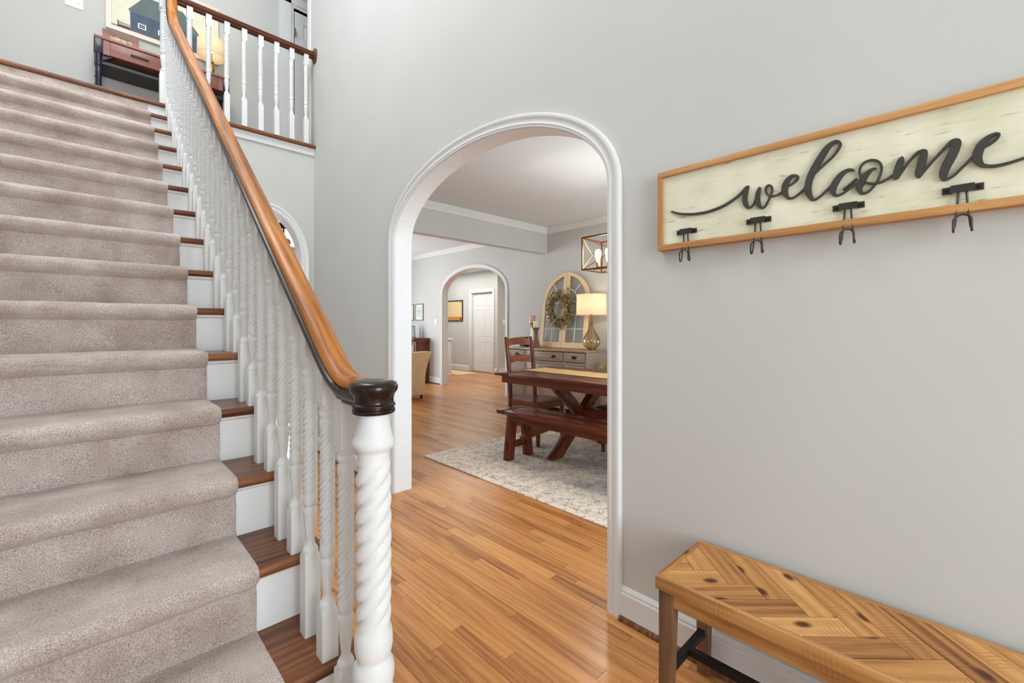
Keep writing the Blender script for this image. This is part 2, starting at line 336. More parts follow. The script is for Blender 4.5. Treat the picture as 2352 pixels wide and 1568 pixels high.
# ------------------------------------------------------------------ mesh helpers
class MB:
    def __init__(s): s.v = []; s.f = []
    def add(s, vs, fs):
        o = len(s.v); s.v += [tuple(p) for p in vs]; s.f += [tuple(i+o for i in f) for f in fs]; return s
    def hexa(s, p): return s.add(p, [(0, 1, 2, 3), (4, 5, 6, 7), (0, 1, 5, 4), (1, 2, 6, 5), (2, 3, 7, 6), (3, 0, 4, 7)])
    def box(s, x0, x1, y0, y1, z0, z1):
        return s.hexa([(x0, y0, z0), (x1, y0, z0), (x1, y1, z0), (x0, y1, z0), (x0, y0, z1), (x1, y0, z1), (x1, y1, z1), (x0, y1, z1)])
    def prism(s, poly, axis, a, b):
        k = len(poly)
        def P(p, t): return {'x': (t, p[0], p[1]), 'y': (p[0], t, p[1]), 'z': (p[0], p[1], t)}[axis]
        vs = [P(p, a) for p in poly]+[P(p, b) for p in poly]
        return s.add(vs, [tuple(range(k)), tuple(range(k, 2*k))]+[(i, (i+1) % k, k+(i+1) % k, k+i) for i in range(k)])
    def rings(s, R, caps=True):
        k = len(R[0]); vs = [p for r in R for p in r]; fs = []
        for j in range(len(R)-1):
            for i in range(k):
                fs.append((j*k+i, j*k+(i+1) % k, (j+1)*k+(i+1) % k, (j+1)*k+i))
        if caps: fs += [tuple(range(k)), tuple(range((len(R)-1)*k, len(R)*k))]
        return s.add(vs, fs)
    def lathe(s, cx, cy, prof, n=24, fn=None, caps=True):
        R = []
        for r, z in prof:
            R.append([(cx+(fn(r, z, 2*PI*i/n) if fn else r)*math.cos(2*PI*i/n), cy+(fn(r, z, 2*PI*i/n) if fn else r)*math.sin(2*PI*i/n), z) for i in range(n)])
        return s.rings(R, caps)
    def tube(s, pts, r, n=8, closed=False):
        P = [Vector(p) for p in pts]; k = len(P); R = []; up = None
        for i in range(k):
            t = (P[(i+1) % k]-P[i-1]) if closed else (P[min(i+1, k-1)]-P[max(i-1, 0)])
            t.normalize()
            if up is None:
                up = Vector((0, 0, 1)) if abs(t.z) < .9 else Vector((1, 0, 0))
            a = t.cross(up).normalized(); up = a.cross(t).normalized()
            rr = r[i] if isinstance(r, (list, tuple)) else r
            R.append([tuple(P[i]+rr*(math.cos(2*PI*j/n)*a+math.sin(2*PI*j/n)*up)) for j in range(n)])
        if closed: R.append(R[0])
        return s.rings(R, not closed)
    def beam(s, p, q, w, h, up=(0, 0, 1)):
        p = Vector(p); q = Vector(q); t = (q-p).normalized(); a = t.cross(Vector(up)).normalized(); u = a.cross(t).normalized()
        c = [a*x*w/2+u*y*h/2 for x, y in ((-1, -1), (1, -1), (1, 1), (-1, 1))]
        return s.hexa([tuple(p+k) for k in c]+[tuple(q+k) for k in c])
    def sphere(s, c, r, n=12, m=8, sz=1):
        return s.lathe(c[0], c[1], [(max(.0004, r*math.sin(PI*j/m)), c[2]-r*sz*math.cos(PI*j/m)) for j in range(m+1)], n)
def wloc(o):
    v = Vector((0, 0, 0))
    while o: v += o.location; o = o.parent
    return v
MESHES = {}
def link(name, mesh, parent=None, loc=(0, 0, 0)):
    o = bpy.data.objects.new(name, mesh); C.objects.link(o); o.parent = parent; o.location = loc
    return o
def make_mesh(name, mb, mat, off=(0, 0, 0), smooth=False, bevel=0, seg=2):
    me = bpy.data.meshes.new(name)
    ov = Vector(off)
    me.from_pydata([(p[0]-ov.x, p[1]-ov.y, p[2]-ov.z) for p in mb.v], [], mb.f)
    bm = bmesh.new(); bm.from_mesh(me)
    bmesh.ops.recalc_face_normals(bm, faces=bm.faces)
    if bevel:
        ed = [e for e in bm.edges if len(e.link_faces) == 2 and e.calc_face_angle(0) > .5]
        bmesh.ops.bevel(bm, geom=ed, offset=bevel, segments=seg, affect='EDGES', profile=.5)
    bm.to_mesh(me); bm.free()
    if smooth or bevel:
        for p in me.polygons: p.use_smooth = True
        me.set_sharp_from_angle(angle=math.radians(40))
    me.materials.append(M[mat] if isinstance(mat, str) else mat)
    return me
def obj(name, mb, mat, parent=None, base=None, smooth=False, bevel=0, seg=2):
    """one mesh object; verts are world coordinates, parented parts are stored relative to their parent"""
    off = wloc(parent) if parent else Vector(base or (0, 0, 0))
    o = link(name, make_mesh(name, mb, mat, off, smooth, bevel, seg), parent, (0, 0, 0) if parent else off)
    return o
def tag(o, label, cat, group=None):
    o['label'] = label; o['category'] = cat
    if group: o['group'] = group
    return o
def thing(name, label, cat, loc=(0, 0, 0), group=None):
    o = bpy.data.objects.new(name, None); C.objects.link(o); o.location = loc; o.empty_display_size = .1
    return tag(o, label, cat, group)
def struct(name, mb, mat, label=None, parent=None, **k):
    o = obj(name, mb, mat, parent, **k)
    if not parent:
        o['kind'] = 'structure'
        if label: o['label'] = label
    return o
def copy_tree(o, parent=None):
    c = o.copy(); C.objects.link(c); c.parent = parent
    for ch in list(o.children): copy_tree(ch, c)
    return c
def bez(p0, p1, p2, n=10):
    return [tuple((1-t)**2*a+2*t*(1-t)*b+t*t*c for a, b, c in zip(p0, p1, p2)) for t in [i/n for i in range(n+1)]]
def catmull(L, n=6):
    out = []
    for i in range(len(L)-1):
        p0, p1, p2, p3 = L[max(i-1, 0)], L[i], L[i+1], L[min(i+2, len(L)-1)]
        for j in range(n):
            t = j/n
            out.append(tuple(.5*((2*b)+(c-a)*t+(2*a-5*b+4*c-d)*t*t+(3*b-a-3*c+d)*t**3) for a, b, c, d in zip(p0, p1, p2, p3)))
    out.append(tuple(L[-1])); return out

# ------------------------------------------------------------------ setting: measurements
XA, XA2 = 1.655, 1.785          # wall with the big arch and the sign
XB, XB2 = 5.35, 5.48            # dining / living back wall
XK = 7.48                       # kitchen pantry wall
XL = -.80                       # stair side wall
YB, YB2 = 4.60, 4.73            # wall under the landing
YU = 5.72                       # landing back wall
ZC, ZF2, ZT = 2.80, 3.04, 5.70  # ground ceiling, upper floor, foyer ceiling
SPR = 1.878

# floor: base slab, then oak strips
fl = struct('floor', MB().box(-1.0, 9.7, -3.65, 11.0, -.12, -.004), 'floor_base', 'brown oak strip floor running through foyer, dining room and hall')
PW = .057
SX, CX_ = math.sin(math.radians(44)), math.cos(math.radians(44))
planks = []
nstrip = int(10.6/PW)
for i in range(nstrip):
    x = -.98+i*PW
    y = -3.5-random.uniform(0, 1.0)
    while y < 10.9:
        L = random.choice((.45, .6, .75, .9, 1.05, 1.2, 1.35))
        y2 = min(y+L, 10.95)
        cx, cy = x+PW/2, (y+y2)/2
        fw = SX*cx+CX_*cy; rt = CX_*cx-SX*cy
        sc = 0
        if fw > .4:
            u = 1176+FPX*rt/fw; v = 745+FPX*CAM_H/fw
            # strips the camera can see on open floor
            if -50 < u < 2400 and v < 1750 and cx > .62 and not (2.4 < cx < 4.8 and cy < 3.5) and cx < 5.3 and not (cx > 1.8 and cy < .8) and not (cx > 1.7 and u > 1400) and not (cx > 1.78 and u < 930) and not (cx < 1.6 and cy > 4.5):
                sc = (y2-y)/fw/fw
        planks.append((sc, x, y, y2)); y = y2
planks.sort(key=lambda p: -p[0])
PL = {}
rest = MB()
for k, (sc, x, y, y2) in enumerate(planks):
    if k < 290 and sc > 0:
        L = round(y2-y, 3)
        if L not in PL:
            PL[L] = make_mesh('plank', MB().box(.0005, PW-.0005, .0006, L-.0006, -.008, 0), 'floor')
        o = link('plank', PL[L], fl, (x, y, 0))
    else:
        rest.box(x+.0005, x+PW-.0005, max(y, -3.6)+.0006, y2-.0006, -.008, 0)
o = obj('plank_field', rest, 'floor', fl); o['kind'] = 'stuff'

# ---- walls
def arch_curve(c, a, b, n=40):
    return [(c+a*math.cos(PI*i/n), SPR+b*math.sin(PI*i/n)) for i in range(n+1)]      # from c+a over the top to c-a
def arch_wall(name, label, fmap, s0, s1, z1, c, a, b, t0, t1, mat='wall'):
    """fmap(s, z, t) -> world; wall from t0 to t1 with one arched opening"""
    mb = MB()
    crv = arch_curve(c, a, b)
    pts = [(c+a, 0)]+crv+[(c-a, 0)]
    for t in (t0, t1):
        o = len(mb.v)
        vs = [fmap(s0, 0, t), fmap(c-a, 0, t), fmap(c-a, SPR, t), fmap(c-a, z1, t), fmap(s0, z1, t), fmap(s0, SPR, t)]
        mb.add(vs, [(0, 1, 2, 5), (5, 2, 3, 4)])
        vs = [fmap(s1, 0, t), fmap(c+a, 0, t), fmap(c+a, SPR, t), fmap(c+a, z1, t), fmap(s1, z1, t), fmap(s1, SPR, t)]
        mb.add(vs, [(0, 1, 2, 5), (5, 2, 3, 4)])
        k = len(crv)
        mb.add([fmap(p[0], p[1], t) for p in crv]+[fmap(p[0], z1, t) for p in crv], [(i, i+1, k+i+1, k+i) for i in range(k-1)])
    k = len(pts)
    mb.add([fmap(p[0], p[1], t0) for p in pts]+[fmap(p[0], p[1], t1) for p in pts], [(i, i+1, k+i+1, k+i) for i in range(k-1)])
    for q in (((s0, 0), (s0, z1)), ((s0, z1), (s1, z1)), ((s1, z1), (s1, 0))):
        (sa, za), (sb, zb) = q
        mb.add([fmap(sa, za, t0), fmap(sb, zb, t0), fmap(sb, zb, t1), fmap(sa, za, t1)], [(0, 1, 2, 3)])
    return struct(name, mb, mat, label)
NTRIM = [0]
def trim(mb, mat, label, **k):
    NTRIM[0] += 1
    return struct('trim_%d' % NTRIM[0], mb, mat, label, **k)
CASING = [(0, 0), (0, .010), (.006, .013), (.012, .013), (.015, .017), (.020, .015), (.030, .014), (.042, .018), (.046, .022), (.056, .024), (.064, .022), (.068, .016), (.068, 0)]
def arch_trim(fmap, c, a, b, t0, t1, label, lining=.014, sides=(1, -1)):
    """white lining of the opening and the moulded casing on its faces (outer size a, b)"""
    n = 40
    path = [(c+a, 0, 1, 0)]+[(c+a*math.cos(PI*i/n), SPR+b*math.sin(PI*i/n), math.cos(PI*i/n)/a, math.sin(PI*i/n)/b) for i in range(n+1)]+[(c-a, 0, -1, 0)]
    mb = MB(); R = []
    for s, z, ns, nz in path:
        q = math.hypot(ns, nz); ns /= q; nz /= q
        R.append([fmap(s, z, t0-.001), fmap(s-ns*lining, z-nz*lining, t0-.001), fmap(s-ns*lining, z-nz*lining, t1+.001), fmap(s, z, t1+.001)])
    mb.rings(R)
    o = trim(mb, 'white', 'white lining '+label)
    for sd in sides:
        mb = MB(); R = []
        tt = t0 if sd == 1 else t1
        for s, z, ns, nz in path:
            q = math.hypot(ns, nz); ns /= q; nz /= q
            R.append([fmap(s+ns*(d-lining+.004), z+nz*(d-lining+.004), tt-sd*p) for d, p in CASING])
        mb.rings(R)
        trim(mb, 'white', ('white moulded casing ' if sd == 1 else 'white moulded casing on the far face ')+label, smooth=True)
def sweep_y(prof, y0, y1): return MB().prism(prof, 'y', y0, y1)     # prof in (x, z)
def sweep_x(prof, x0, x1): return MB().prism(prof, 'x', x0, x1)     # prof in (y, z)

fA = lambda s, z, t: (t, s, z)
fB = lambda s, z, t: (s, t, z)
A_C, A_A, A_B = 2.035, .944, .469
arch_wall('wall_right', 'grey painted foyer wall with a wide white arch', fA, -3.5, 4.745, ZT, A_C, A_A, A_B, XA, XA2)
arch_trim(fA, A_C, A_A, A_B, XA, XA2, 'of the wide arch to the dining room')
A2_C, A2_A, A2_B = 6.67, .974, .480
arch_wall('wall_back', 'grey back wall of dining and living room with an arch to the kitchen', fA, -1.5, 9.5, 2.95, A2_C, A2_A, A2_B, XB, XB2)
arch_trim(fA, A2_C, A2_A, A2_B, XB, XB2, 'of the far arch into the kitchen')
A3_C, A3_A, A3_B = 1.204, .345, .475
arch_wall('wall_balcony', 'grey wall below the landing with a narrow arch', fB, .495, 1.655, 2.96, A3_C, A3_A, A3_B, YB, YB2)
arch_trim(fB, A3_C, A3_A, A3_B, YB, YB2, 'of the narrow arch below the landing')
struct('wall_stairs', MB().box(XL, .495, YB, YB2, 0, 2.96), 'wall', 'grey wall closing the space below the stairs')
struct('wall_left', MB().box(XL-.12, XL, -3.5, 2.3, 0, ZT).box(XL-.12, XL, 4.3, 9.5, 0, ZT).box(XL-.12, XL, 2.3, 4.3, 0, 2.95).box(XL-.12, XL, 2.3, 4.3, 4.85, ZT), 'wall', 'grey side wall beside the stairs')
mb = MB().box(XL-.12, -.7, -3.62, -3.5, 0, ZT).box(1.1, XA2, -3.62, -3.5, 0, ZT).box(-.7, 1.1, -3.62, -3.5, 0, .35).box(-.7, 1.1, -3.62, -3.5, 3.2, ZT)
struct('wall_front', mb, 'wall', 'grey entrance wall with a tall window behind the viewer')
w = struct('window_1', MB().box(-.76, -.7, -3.64, -3.47, .29, 3.26).box(1.1, 1.16, -3.64, -3.47, .29, 3.26).box(-.76, 1.16, -3.64, -3.47, .29, .35).box(-.76, 1.16, -3.64, -3.47, 3.2, 3.26).box(.18, .22, -3.58, -3.54, .35, 3.2), 'white', 'white frame of the tall entrance window')
obj('pane', MB().box(-.7, 1.1, -3.565, -3.56, .35, 3.2), 'pane', w)
def win_frame(n, fm, s0, s1, z0, z1, label):
    """fm(s, z, d): d through the wall, 0..1"""
    mb = MB()
    def q(a, b, c, e, d0, d1): mb.hexa([fm(a, c, d0), fm(b, c, d0), fm(b, e, d0), fm(a, e, d0), fm(a, c, d1), fm(b, c, d1), fm(b, e, d1), fm(a, e, d1)])
    q(s0, s0+.05, z0, z1, .3, .8); q(s1-.05, s1, z0, z1, .3, .8); q(s0+.05, s1-.05, z0, z0+.05, .3, .8); q(s0+.05, s1-.05, z1-.05, z1, .3, .8)
    m = (s0+s1)/2; q(m-.02, m+.02, z0+.05, z1-.05, .4, .7)
    w = struct('window_%d' % n, mb, 'white', label)
    mb = MB(); q(s0+.05, s1-.05, z0+.05, z1-.05, .53, .56); obj('pane', mb, 'pane', w)
win_frame(2, lambda s, z, d: (XL-.12*d, s, z), 2.3, 4.3, 2.95, 4.85, 'white frame of the added, unseen stair window')  # frame for the window added with the stair side light
win_frame(3, lambda s, z, d: (s, -1.5-.12*d, z), 2.9, 4.9, .6, 2.4, 'white frame of the dining room window')
win_frame(4, lambda s, z, d: (s, 9.5+.12*d, z), .8, 4.0, .5, 2.5, 'white frame of the living room window')
struct('wall_dining_front', MB().box(XA2, 2.9, -1.62, -1.5, 0, ZC).box(4.9, XB, -1.62, -1.5, 0, ZC).box(2.9, 4.9, -1.62, -1.5, 0, .6).box(2.9, 4.9, -1.62, -1.5, 2.4, ZC), 'wall', 'grey front wall of the dining room')
struct('wall_living_end', MB().box(XL, .8, 9.5, 9.62, 0, ZC).box(4.0, XB, 9.5, 9.62, 0, ZC).box(.8, 4.0, 9.5, 9.62, 0, .5).box(.8, 4.0, 9.5, 9.62, 2.5, ZC), 'wall', 'grey end wall of the living room')
# landing
DX0, DX1 = 1.815, 2.62
mb = MB().box(XL, DX0, YU, YU+.12, ZF2, ZT).box(DX1, 4.0, YU, YU+.12, ZF2, ZT).box(DX0, DX1, YU, YU+.12, 5.115, ZT)
struct('wall_landing', mb, 'wall', 'grey landing wall upstairs with a doorway')
struct('wall_landing_end', MB().box(4.0, 4.1, 4.62, 7.4, ZF2, ZT), 'wall', 'grey end wall of the upstairs hall')
struct('wall_hall', MB().box(XA2, 4.0, 4.62, 4.745, ZF2, ZT), 'wall', 'grey upstairs hall wall behind the foyer wall')
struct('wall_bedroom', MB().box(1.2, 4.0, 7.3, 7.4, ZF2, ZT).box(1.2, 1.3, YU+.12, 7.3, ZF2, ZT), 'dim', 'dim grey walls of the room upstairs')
struct('floor_landing', MB().box(XL, 4.0, 4.601, 7.4, 2.961, ZF2-.002), 'nosing', 'brown oak landing floor upstairs')
struct('ceiling', MB().box(XL-.12, 4.1, -3.62, 7.4, ZT, ZT+.1), 'ceil', 'white foyer ceiling two storeys up')
struct('ceiling_dining', MB().box(XA2, XB, -1.5, 4.73, ZC, ZC+.08), 'ceil', 'white dining room ceiling')
struct('ceiling_living', MB().box(XL, XB, 4.73, 9.5, ZC, ZC+.08), 'ceil', 'white living room ceiling')
struct('ceiling_kitchen', MB().box(XB2, 9.7, 5.0, 11.0, 2.665, 2.75), 'ceil', 'white kitchen ceiling')
# header beam between dining and living room
struct('wall_header', MB().box(XA2, XB, 4.725, 4.86, 2.40, ZC), 'wall', 'grey header beam between dining and living room')
# kitchen walls
KD0, KD1 = 8.455, 9.335      # pantry door opening
struct('wall_kitchen', MB().box(XK, XK+.1, 8.27, KD0, 0, 2.7).box(XK, XK+.1, KD1, 11.0, 0, 2.7).box(XK, XK+.1, KD0, KD1, 2.11, 2.7), 'wall', 'grey pantry wall in the kitchen with a white door')
struct('wall_pantry', MB().box(XK+.1, 9.7, 8.27, 8.37, 0, 2.7), 'wall', 'pale wall turning the corner beside the pantry door')
struct('wall_kitchen_end', MB().box(XB2, 9.7, 11.0, 11.1, 0, 2.75).box(9.7, 9.8, 5.0, 11.1, 0, 2.75).box(XB2, 9.8, 4.9, 5.0, 0, 2.75), 'wall', 'far kitchen walls')

# ---- crown, baseboards, landing edge
def crown_x(y, x0, x1, zc, sgn):        # runs along x on a wall at y, room on side sgn
    p = [(0, 0), (0, -.085), (.010, -.085), (.014, -.070), (.030, -.050), (.052, -.026), (.060, -.014), (.066, -.012), (.066, 0)]
    return sweep_x([(y+sgn*d, zc+z) for d, z in p], x0, x1)
def crown_y(x, y0, y1, zc, sgn):
    p = [(0, 0), (0, -.085), (.010, -.085), (.014, -.070), (.030, -.050), (.052, -.026), (.060, -.014), (.066, -.012), (.066, 0)]
    return sweep_y([(x+sgn*d, zc+z) for d, z in p], y0, y1)
trim(crown_x(4.725, XA2, XB, ZC, -1), 'white', 'white crown moulding along the header beam')
trim(crown_y(XB, -1.5, 4.725, ZC, -1), 'white', 'white crown moulding on the dining room back wall')
trim(crown_y(XB, 4.86, 9.5, ZC, -1), 'white', 'white crown moulding on the living room back wall')
def base_y(name, label, x, y0, y1, sgn, h=.14):
    p = [(0, 0), (.016, 0), (.016, h-.03), (.012, h-.022), (.012, h-.014), (.006, h-.004), (.004, h), (0, h)]
    o = struct(name, sweep_y([(x+sgn*d, z) for d, z in p], y0, y1), 'white', label)
    return o
def shoe_y(x, y0, y1, sgn):
    return sweep_y([(x+sgn*d, z) for d, z in [(.016, 0), (.032, 0), (.031, .008), (.026, .015), (.016, .019)]], y0, y1)
YN, YF = A_C-A_A+.01-.068, A_C+A_A-.01+.068
base_y('baseboard_right', 'white baseboard behind the entry bench', XA, -3.5, YN, -1)
base_y('baseboard_right_far', 'white baseboard between the big arch and the landing wall', XA, YF, YB, -1)
trim(shoe_y(XA, -3.5, YN, -1), 'tread', 'brown shoe moulding below the entry bench baseboard')
trim(shoe_y(XA, YF, YB, -1), 'tread', 'brown shoe moulding between arch and landing wall')
base_y('baseboard_back', 'white baseboard in the living room right of the dark cabinet', XB, A2_C+A2_A+.06, 9.5, -1)
base_y('baseboard_dining', 'white baseboard behind the sideboard', XB, -1.5, A2_C-A2_A-.06, -1)
trim(shoe_y(XB, A2_C+A2_A+.06, 9.5, -1), 'tread', 'brown shoe moulding in the living room')
base_y('baseboard_kitchen', 'white baseboard left of the pantry door', XK, KD1+.07, 11.0, -1)
base_y('baseboard_kitchen_corner', 'white baseboard right of the pantry door', XK, 8.254, KD0-.07, -1)
struct('baseboard_pantry', MB().box(XK-.016, 9.7, 8.254, 8.27, 0, .14), 'white', 'white baseboard on the pantry side wall')
trim(MB().box(.495, XA-.001, YB-.015, YB, 2.955, 3.02).prism([(YB-.015, 3.02), (YB-.03, 3.02), (YB-.015, 2.995)], 'x', .495, XA-.001), 'white', 'white fascia board below the landing edge')
mb = sweep_x([(YB-.045, 3.022), (YB-.052, 3.030), (YB-.052, 3.045), (YB-.045, 3.054), (YB+.07, 3.054), (YB+.07, 3.022)], .52, XA+.0)
trim(mb, 'nosing', 'brown oak edge strip of the landing under the balcony railing', smooth=True)
trim(MB().box(XA-.014, XA, 4.745-.065, 4.745, 3.055, ZT), 'white', 'white casing strip at the end of the foyer wall upstairs')
# upstairs doorway
trim(MB().box(DX0-.155, DX0-.03, YU-.02, YU, ZF2, 5.24).box(DX1+.03, DX1+.12, YU-.02, YU, ZF2, 5.24).box(DX0-.155, DX1+.12, YU-.02, YU, 5.15, 5.24)
     .box(DX0-.03, DX0, YU-.012, YU+.12, ZF2, 5.115).box(DX0-.03, DX1+.03, YU-.012, YU+.12, 5.115, 5.15).box(DX1, DX1+.03, YU-.012, YU+.12, ZF2, 5.115), 'white', 'white door casing upstairs')
def panel_door(name, label, w, h, th, mat):
    """six-panel door in local coordinates: hinge edge at x=0, y 0..th"""
    root = bpy.data.objects.new(name, make_mesh(name, MB().box(0, w, .006, th-.006, 0, h), mat)); C.objects.link(root)
    root['kind'] = 'structure'; root['label'] = label
    st, mid = .105, .10
    pw = (w-2*st-mid)/2
    rows = [(.22, .78), (.90, 1.62), (1.72, h-.12)]
    mb = MB()
    def fr(x0, x1, z0, z1): mb.box(x0, x1, 0, th, z0, z1)
    fr(0, st, 0, h); fr(w-st, w, 0, h); fr(st+pw, st+pw+mid, 0, h)
    zs = [0]+[v for r in rows for v in r]+[h]
    for i in range(0, len(zs), 2):
        fr(st, st+pw, zs[i], zs[i+1]); fr(st+pw+mid, w-st, zs[i], zs[i+1])
    link('door_frame', make_mesh('door_frame', mb, mat), root)
    me = {}
    for z0, z1 in rows:
        for x0 in (st, st+pw+mid):
            m2 = MB()
            a = [(x0+.012, z0+.012), (x0+pw-.012, z0+.012), (x0+pw-.012, z1-.012), (x0+.012, z1-.012)]
            b = [(x0+.035, z0+.035), (x0+pw-.035, z0+.035), (x0+pw-.035, z1-.035), (x0+.035, z1-.035)]
            m2.rings([[(p[0], .006, p[1]) for p in a], [(p[0], .001, p[1]) for p in b]])
            link('panel', make_mesh('panel', m2, mat), root)
    return root
d1 = panel_door('door_1', 'white six-panel pantry door seen through the far arch', KD1-KD0-.05, 2.06, .035, 'white')
d1.location = (XK+.055, KD1-.025, .012); d1.rotation_euler = (0, 0, -PI/2)
obj_h = link('handle', make_mesh('handle', MB().box(KD1-KD0-.105, KD1-KD0-.085, -.006, 0, .93, 1.03), 'bronze'), d1)
trim(MB().box(XK-.018, XK, KD0-.065, KD0, 0, 2.11).box(XK-.018, XK, KD1, KD1+.065, 0, 2.11).box(XK-.018, XK, KD0-.065, KD1+.065, 2.11, 2.185)
     .box(XK-.004, XK+.1, KD0, KD0+.02, 0, 2.09).box(XK-.004, XK+.1, KD1-.02, KD1, 0, 2.09).box(XK-.004, XK+.1, KD0, KD1, 2.09, 2.11), 'white', 'white casing around the pantry door', bevel=.004)
d2 = panel_door('door_2', 'white panel door standing ajar at the top of the stairs', .76, 2.03, .035, 'white')
d2.location = (DX0+.010, YU-.006, ZF2+.012); d2.rotation_euler = (0, 0, math.radians(1.5))
for zz in (.35, 1.72):
    link('hinge', make_mesh('hinge', MB().box(-.012, .006, -.03, .003, zz, zz+.09), 'steel'), d2)

# ------------------------------------------------------------------ staircase
RISE, RUN = .19, .24
YN0 = 1.142                                   # front of the nosing of tread k = 0
def ynose(k): return YN0+RUN*k
def ztread(k): return .38+RISE*k
XT1 = .535                                    # open end of the treads
XR = .343                                     # right edge of the carpet runner
st = thing('staircase', 'straight staircase with dark oak treads and white risers rising along the left', 'staircase', (-.13, ynose(-1), 0))
for k in range(-1, 14):
    y, z = ynose(k), ztread(k)
    prof = [(y+.006, z-.030), (y, z-.023), (y-.002, z-.015), (y, z-.007), (y+.006, z), (y+RUN+.030, z), (y+RUN+.030, z-.030)]
    obj('tread', MB().prism(prof, 'x', XL+.002, XT1), 'tread', st, smooth=True)
    obj('riser', MB().box(XL+.002, .495, y+.028, y+.044, z-RISE+(0 if k > -1 else .001), z-.030), 'white', st)
    obj('cove', MB().prism([(y+.028, z-.030), (y+.012, z-.030), (y+.016, z-.040), (y+.028, z-.046)], 'x', XL+.002, .515), 'white', st)
y, z = ynose(14), ztread(14)
obj('landing_nosing', MB().prism([(y+.006, z-.030), (y, z-.023), (y-.002, z-.015), (y, z-.007), (y+.006, z), (y+.09, z), (y+.09, z-.030)], 'x', XL+.002, .519), 'tread', st, smooth=True)
obj('riser', MB().box(XL+.002, .495, y+.026, y+.044, z-RISE, z-.030), 'white', st)
# closed string below the open tread ends
poly = [(ynose(-1)+.046, 0)]
for k in range(-1, 15):
    poly += [(ynose(k)+.046, ztread(k)-.031)]
    if k < 14: poly += [(ynose(k+1)+.046, ztread(k)-.031)]
poly += [(YB-.001, ztread(14)-.031), (YB-.001, 0)]
obj('stringer', MB().prism(poly, 'x', .475, .494), 'white', st)

# carpet runner: one ribbon following treads and risers
def runner():
    TH = .013; pts = []
    for k in range(-1, 15):
        y, z = ynose(k), ztread(k)
        yr = y+.028-TH                          # carpet face on the riser below this tread
        z0 = ztread(k-1)+TH if k > -1 else .004
        pts.append((yr, z0+(.010 if k > -1 else 0)))
        if k > -1: pts.append((yr-.002, z0+.03))
        pts.append((yr-.003, z-.085)); pts.append((yr+.002, z-.062))
        if k == 14:
            pts += [(yr, z-.034)]; break
        pts.append((yr+.003, z-.055)); pts.append((yr-.006, z-.051))
        r = .030; cy, cz = y+.014, z+TH-r
        for a in range(215, 89, -14):
            pts.append((cy+r*math.cos(math.radians(a))*1.02, cz+r*math.sin(math.radians(a))))
        pts.append((y+.07, z+TH+.001)); pts.append((y+.15, z+TH)); 
        pts.append((y+RUN+.028-TH-.012, z+TH)); pts.append((y+RUN+.028-TH-.003, z+TH+.003))
    n = len(pts)
    nx = 56; x0 = XL+.13
    mb = MB(); rnd = random.Random(3)
    V = []
    inn = []
    for i, p in enumerate(pts):
        a = pts[max(i-1, 0)]; b = pts[min(i+1, n-1)]
        ty, tz = b[0]-a[0], b[1]-a[1]; q = math.hypot(ty, tz) or 1
        ny, nz = tz/q, -ty/q                    # into the stair
        inn.append((p[0]+ny*TH*.9, p[1]+nz*TH*.9))
    for j in range(nx+1):
        x = x0+(XR-x0)*j/nx
        edge = .006 if j in (0, nx) else 0
        for i, p in enumerate(pts):
            a = inn[i]
            w = .0016*math.sin(x*23+i*1.7)+.0012*math.sin(x*51+i*.9)+rnd.uniform(-.0006, .0006)
            if edge:
                V.append((x, p[0]*.65+a[0]*.35, p[1]*.65+a[1]*.35))
            else:
                V.append((x+rnd.uniform(-.001, .001), p[0]+w*.6, p[1]+w*.5))
    F = [(j*n+i, j*n+i+1, (j+1)*n+i+1, (j+1)*n+i) for j in range(nx) for i in range(n-1)]
    mb.add(V, F)
    for j, xx in ((0, x0), (nx, XR)):           # pile edges
        k = len(mb.v)
        xe = xx+(.004 if j else -.004)
        E = [V[j*n+i] for i in range(n)]+[(xe, p[0]*.45+a[0]*.55, p[1]*.45+a[1]*.55) for p, a in zip(pts, inn)]+[(xx, a[0], a[1]) for a in inn]
        mb.add(E, [(i, i+1, n+i+1, n+i) for i in range(n-1)]+[(n+i, n+i+1, 2*n+i+1, 2*n+i) for i in range(n-1)])
    return mb
ro = obj('stair_runner', runner(), 'carpet', base=(-.16, ynose(-1), 0), smooth=True)
tag(ro, 'beige cut-pile carpet runner covering the stairs', 'carpet')

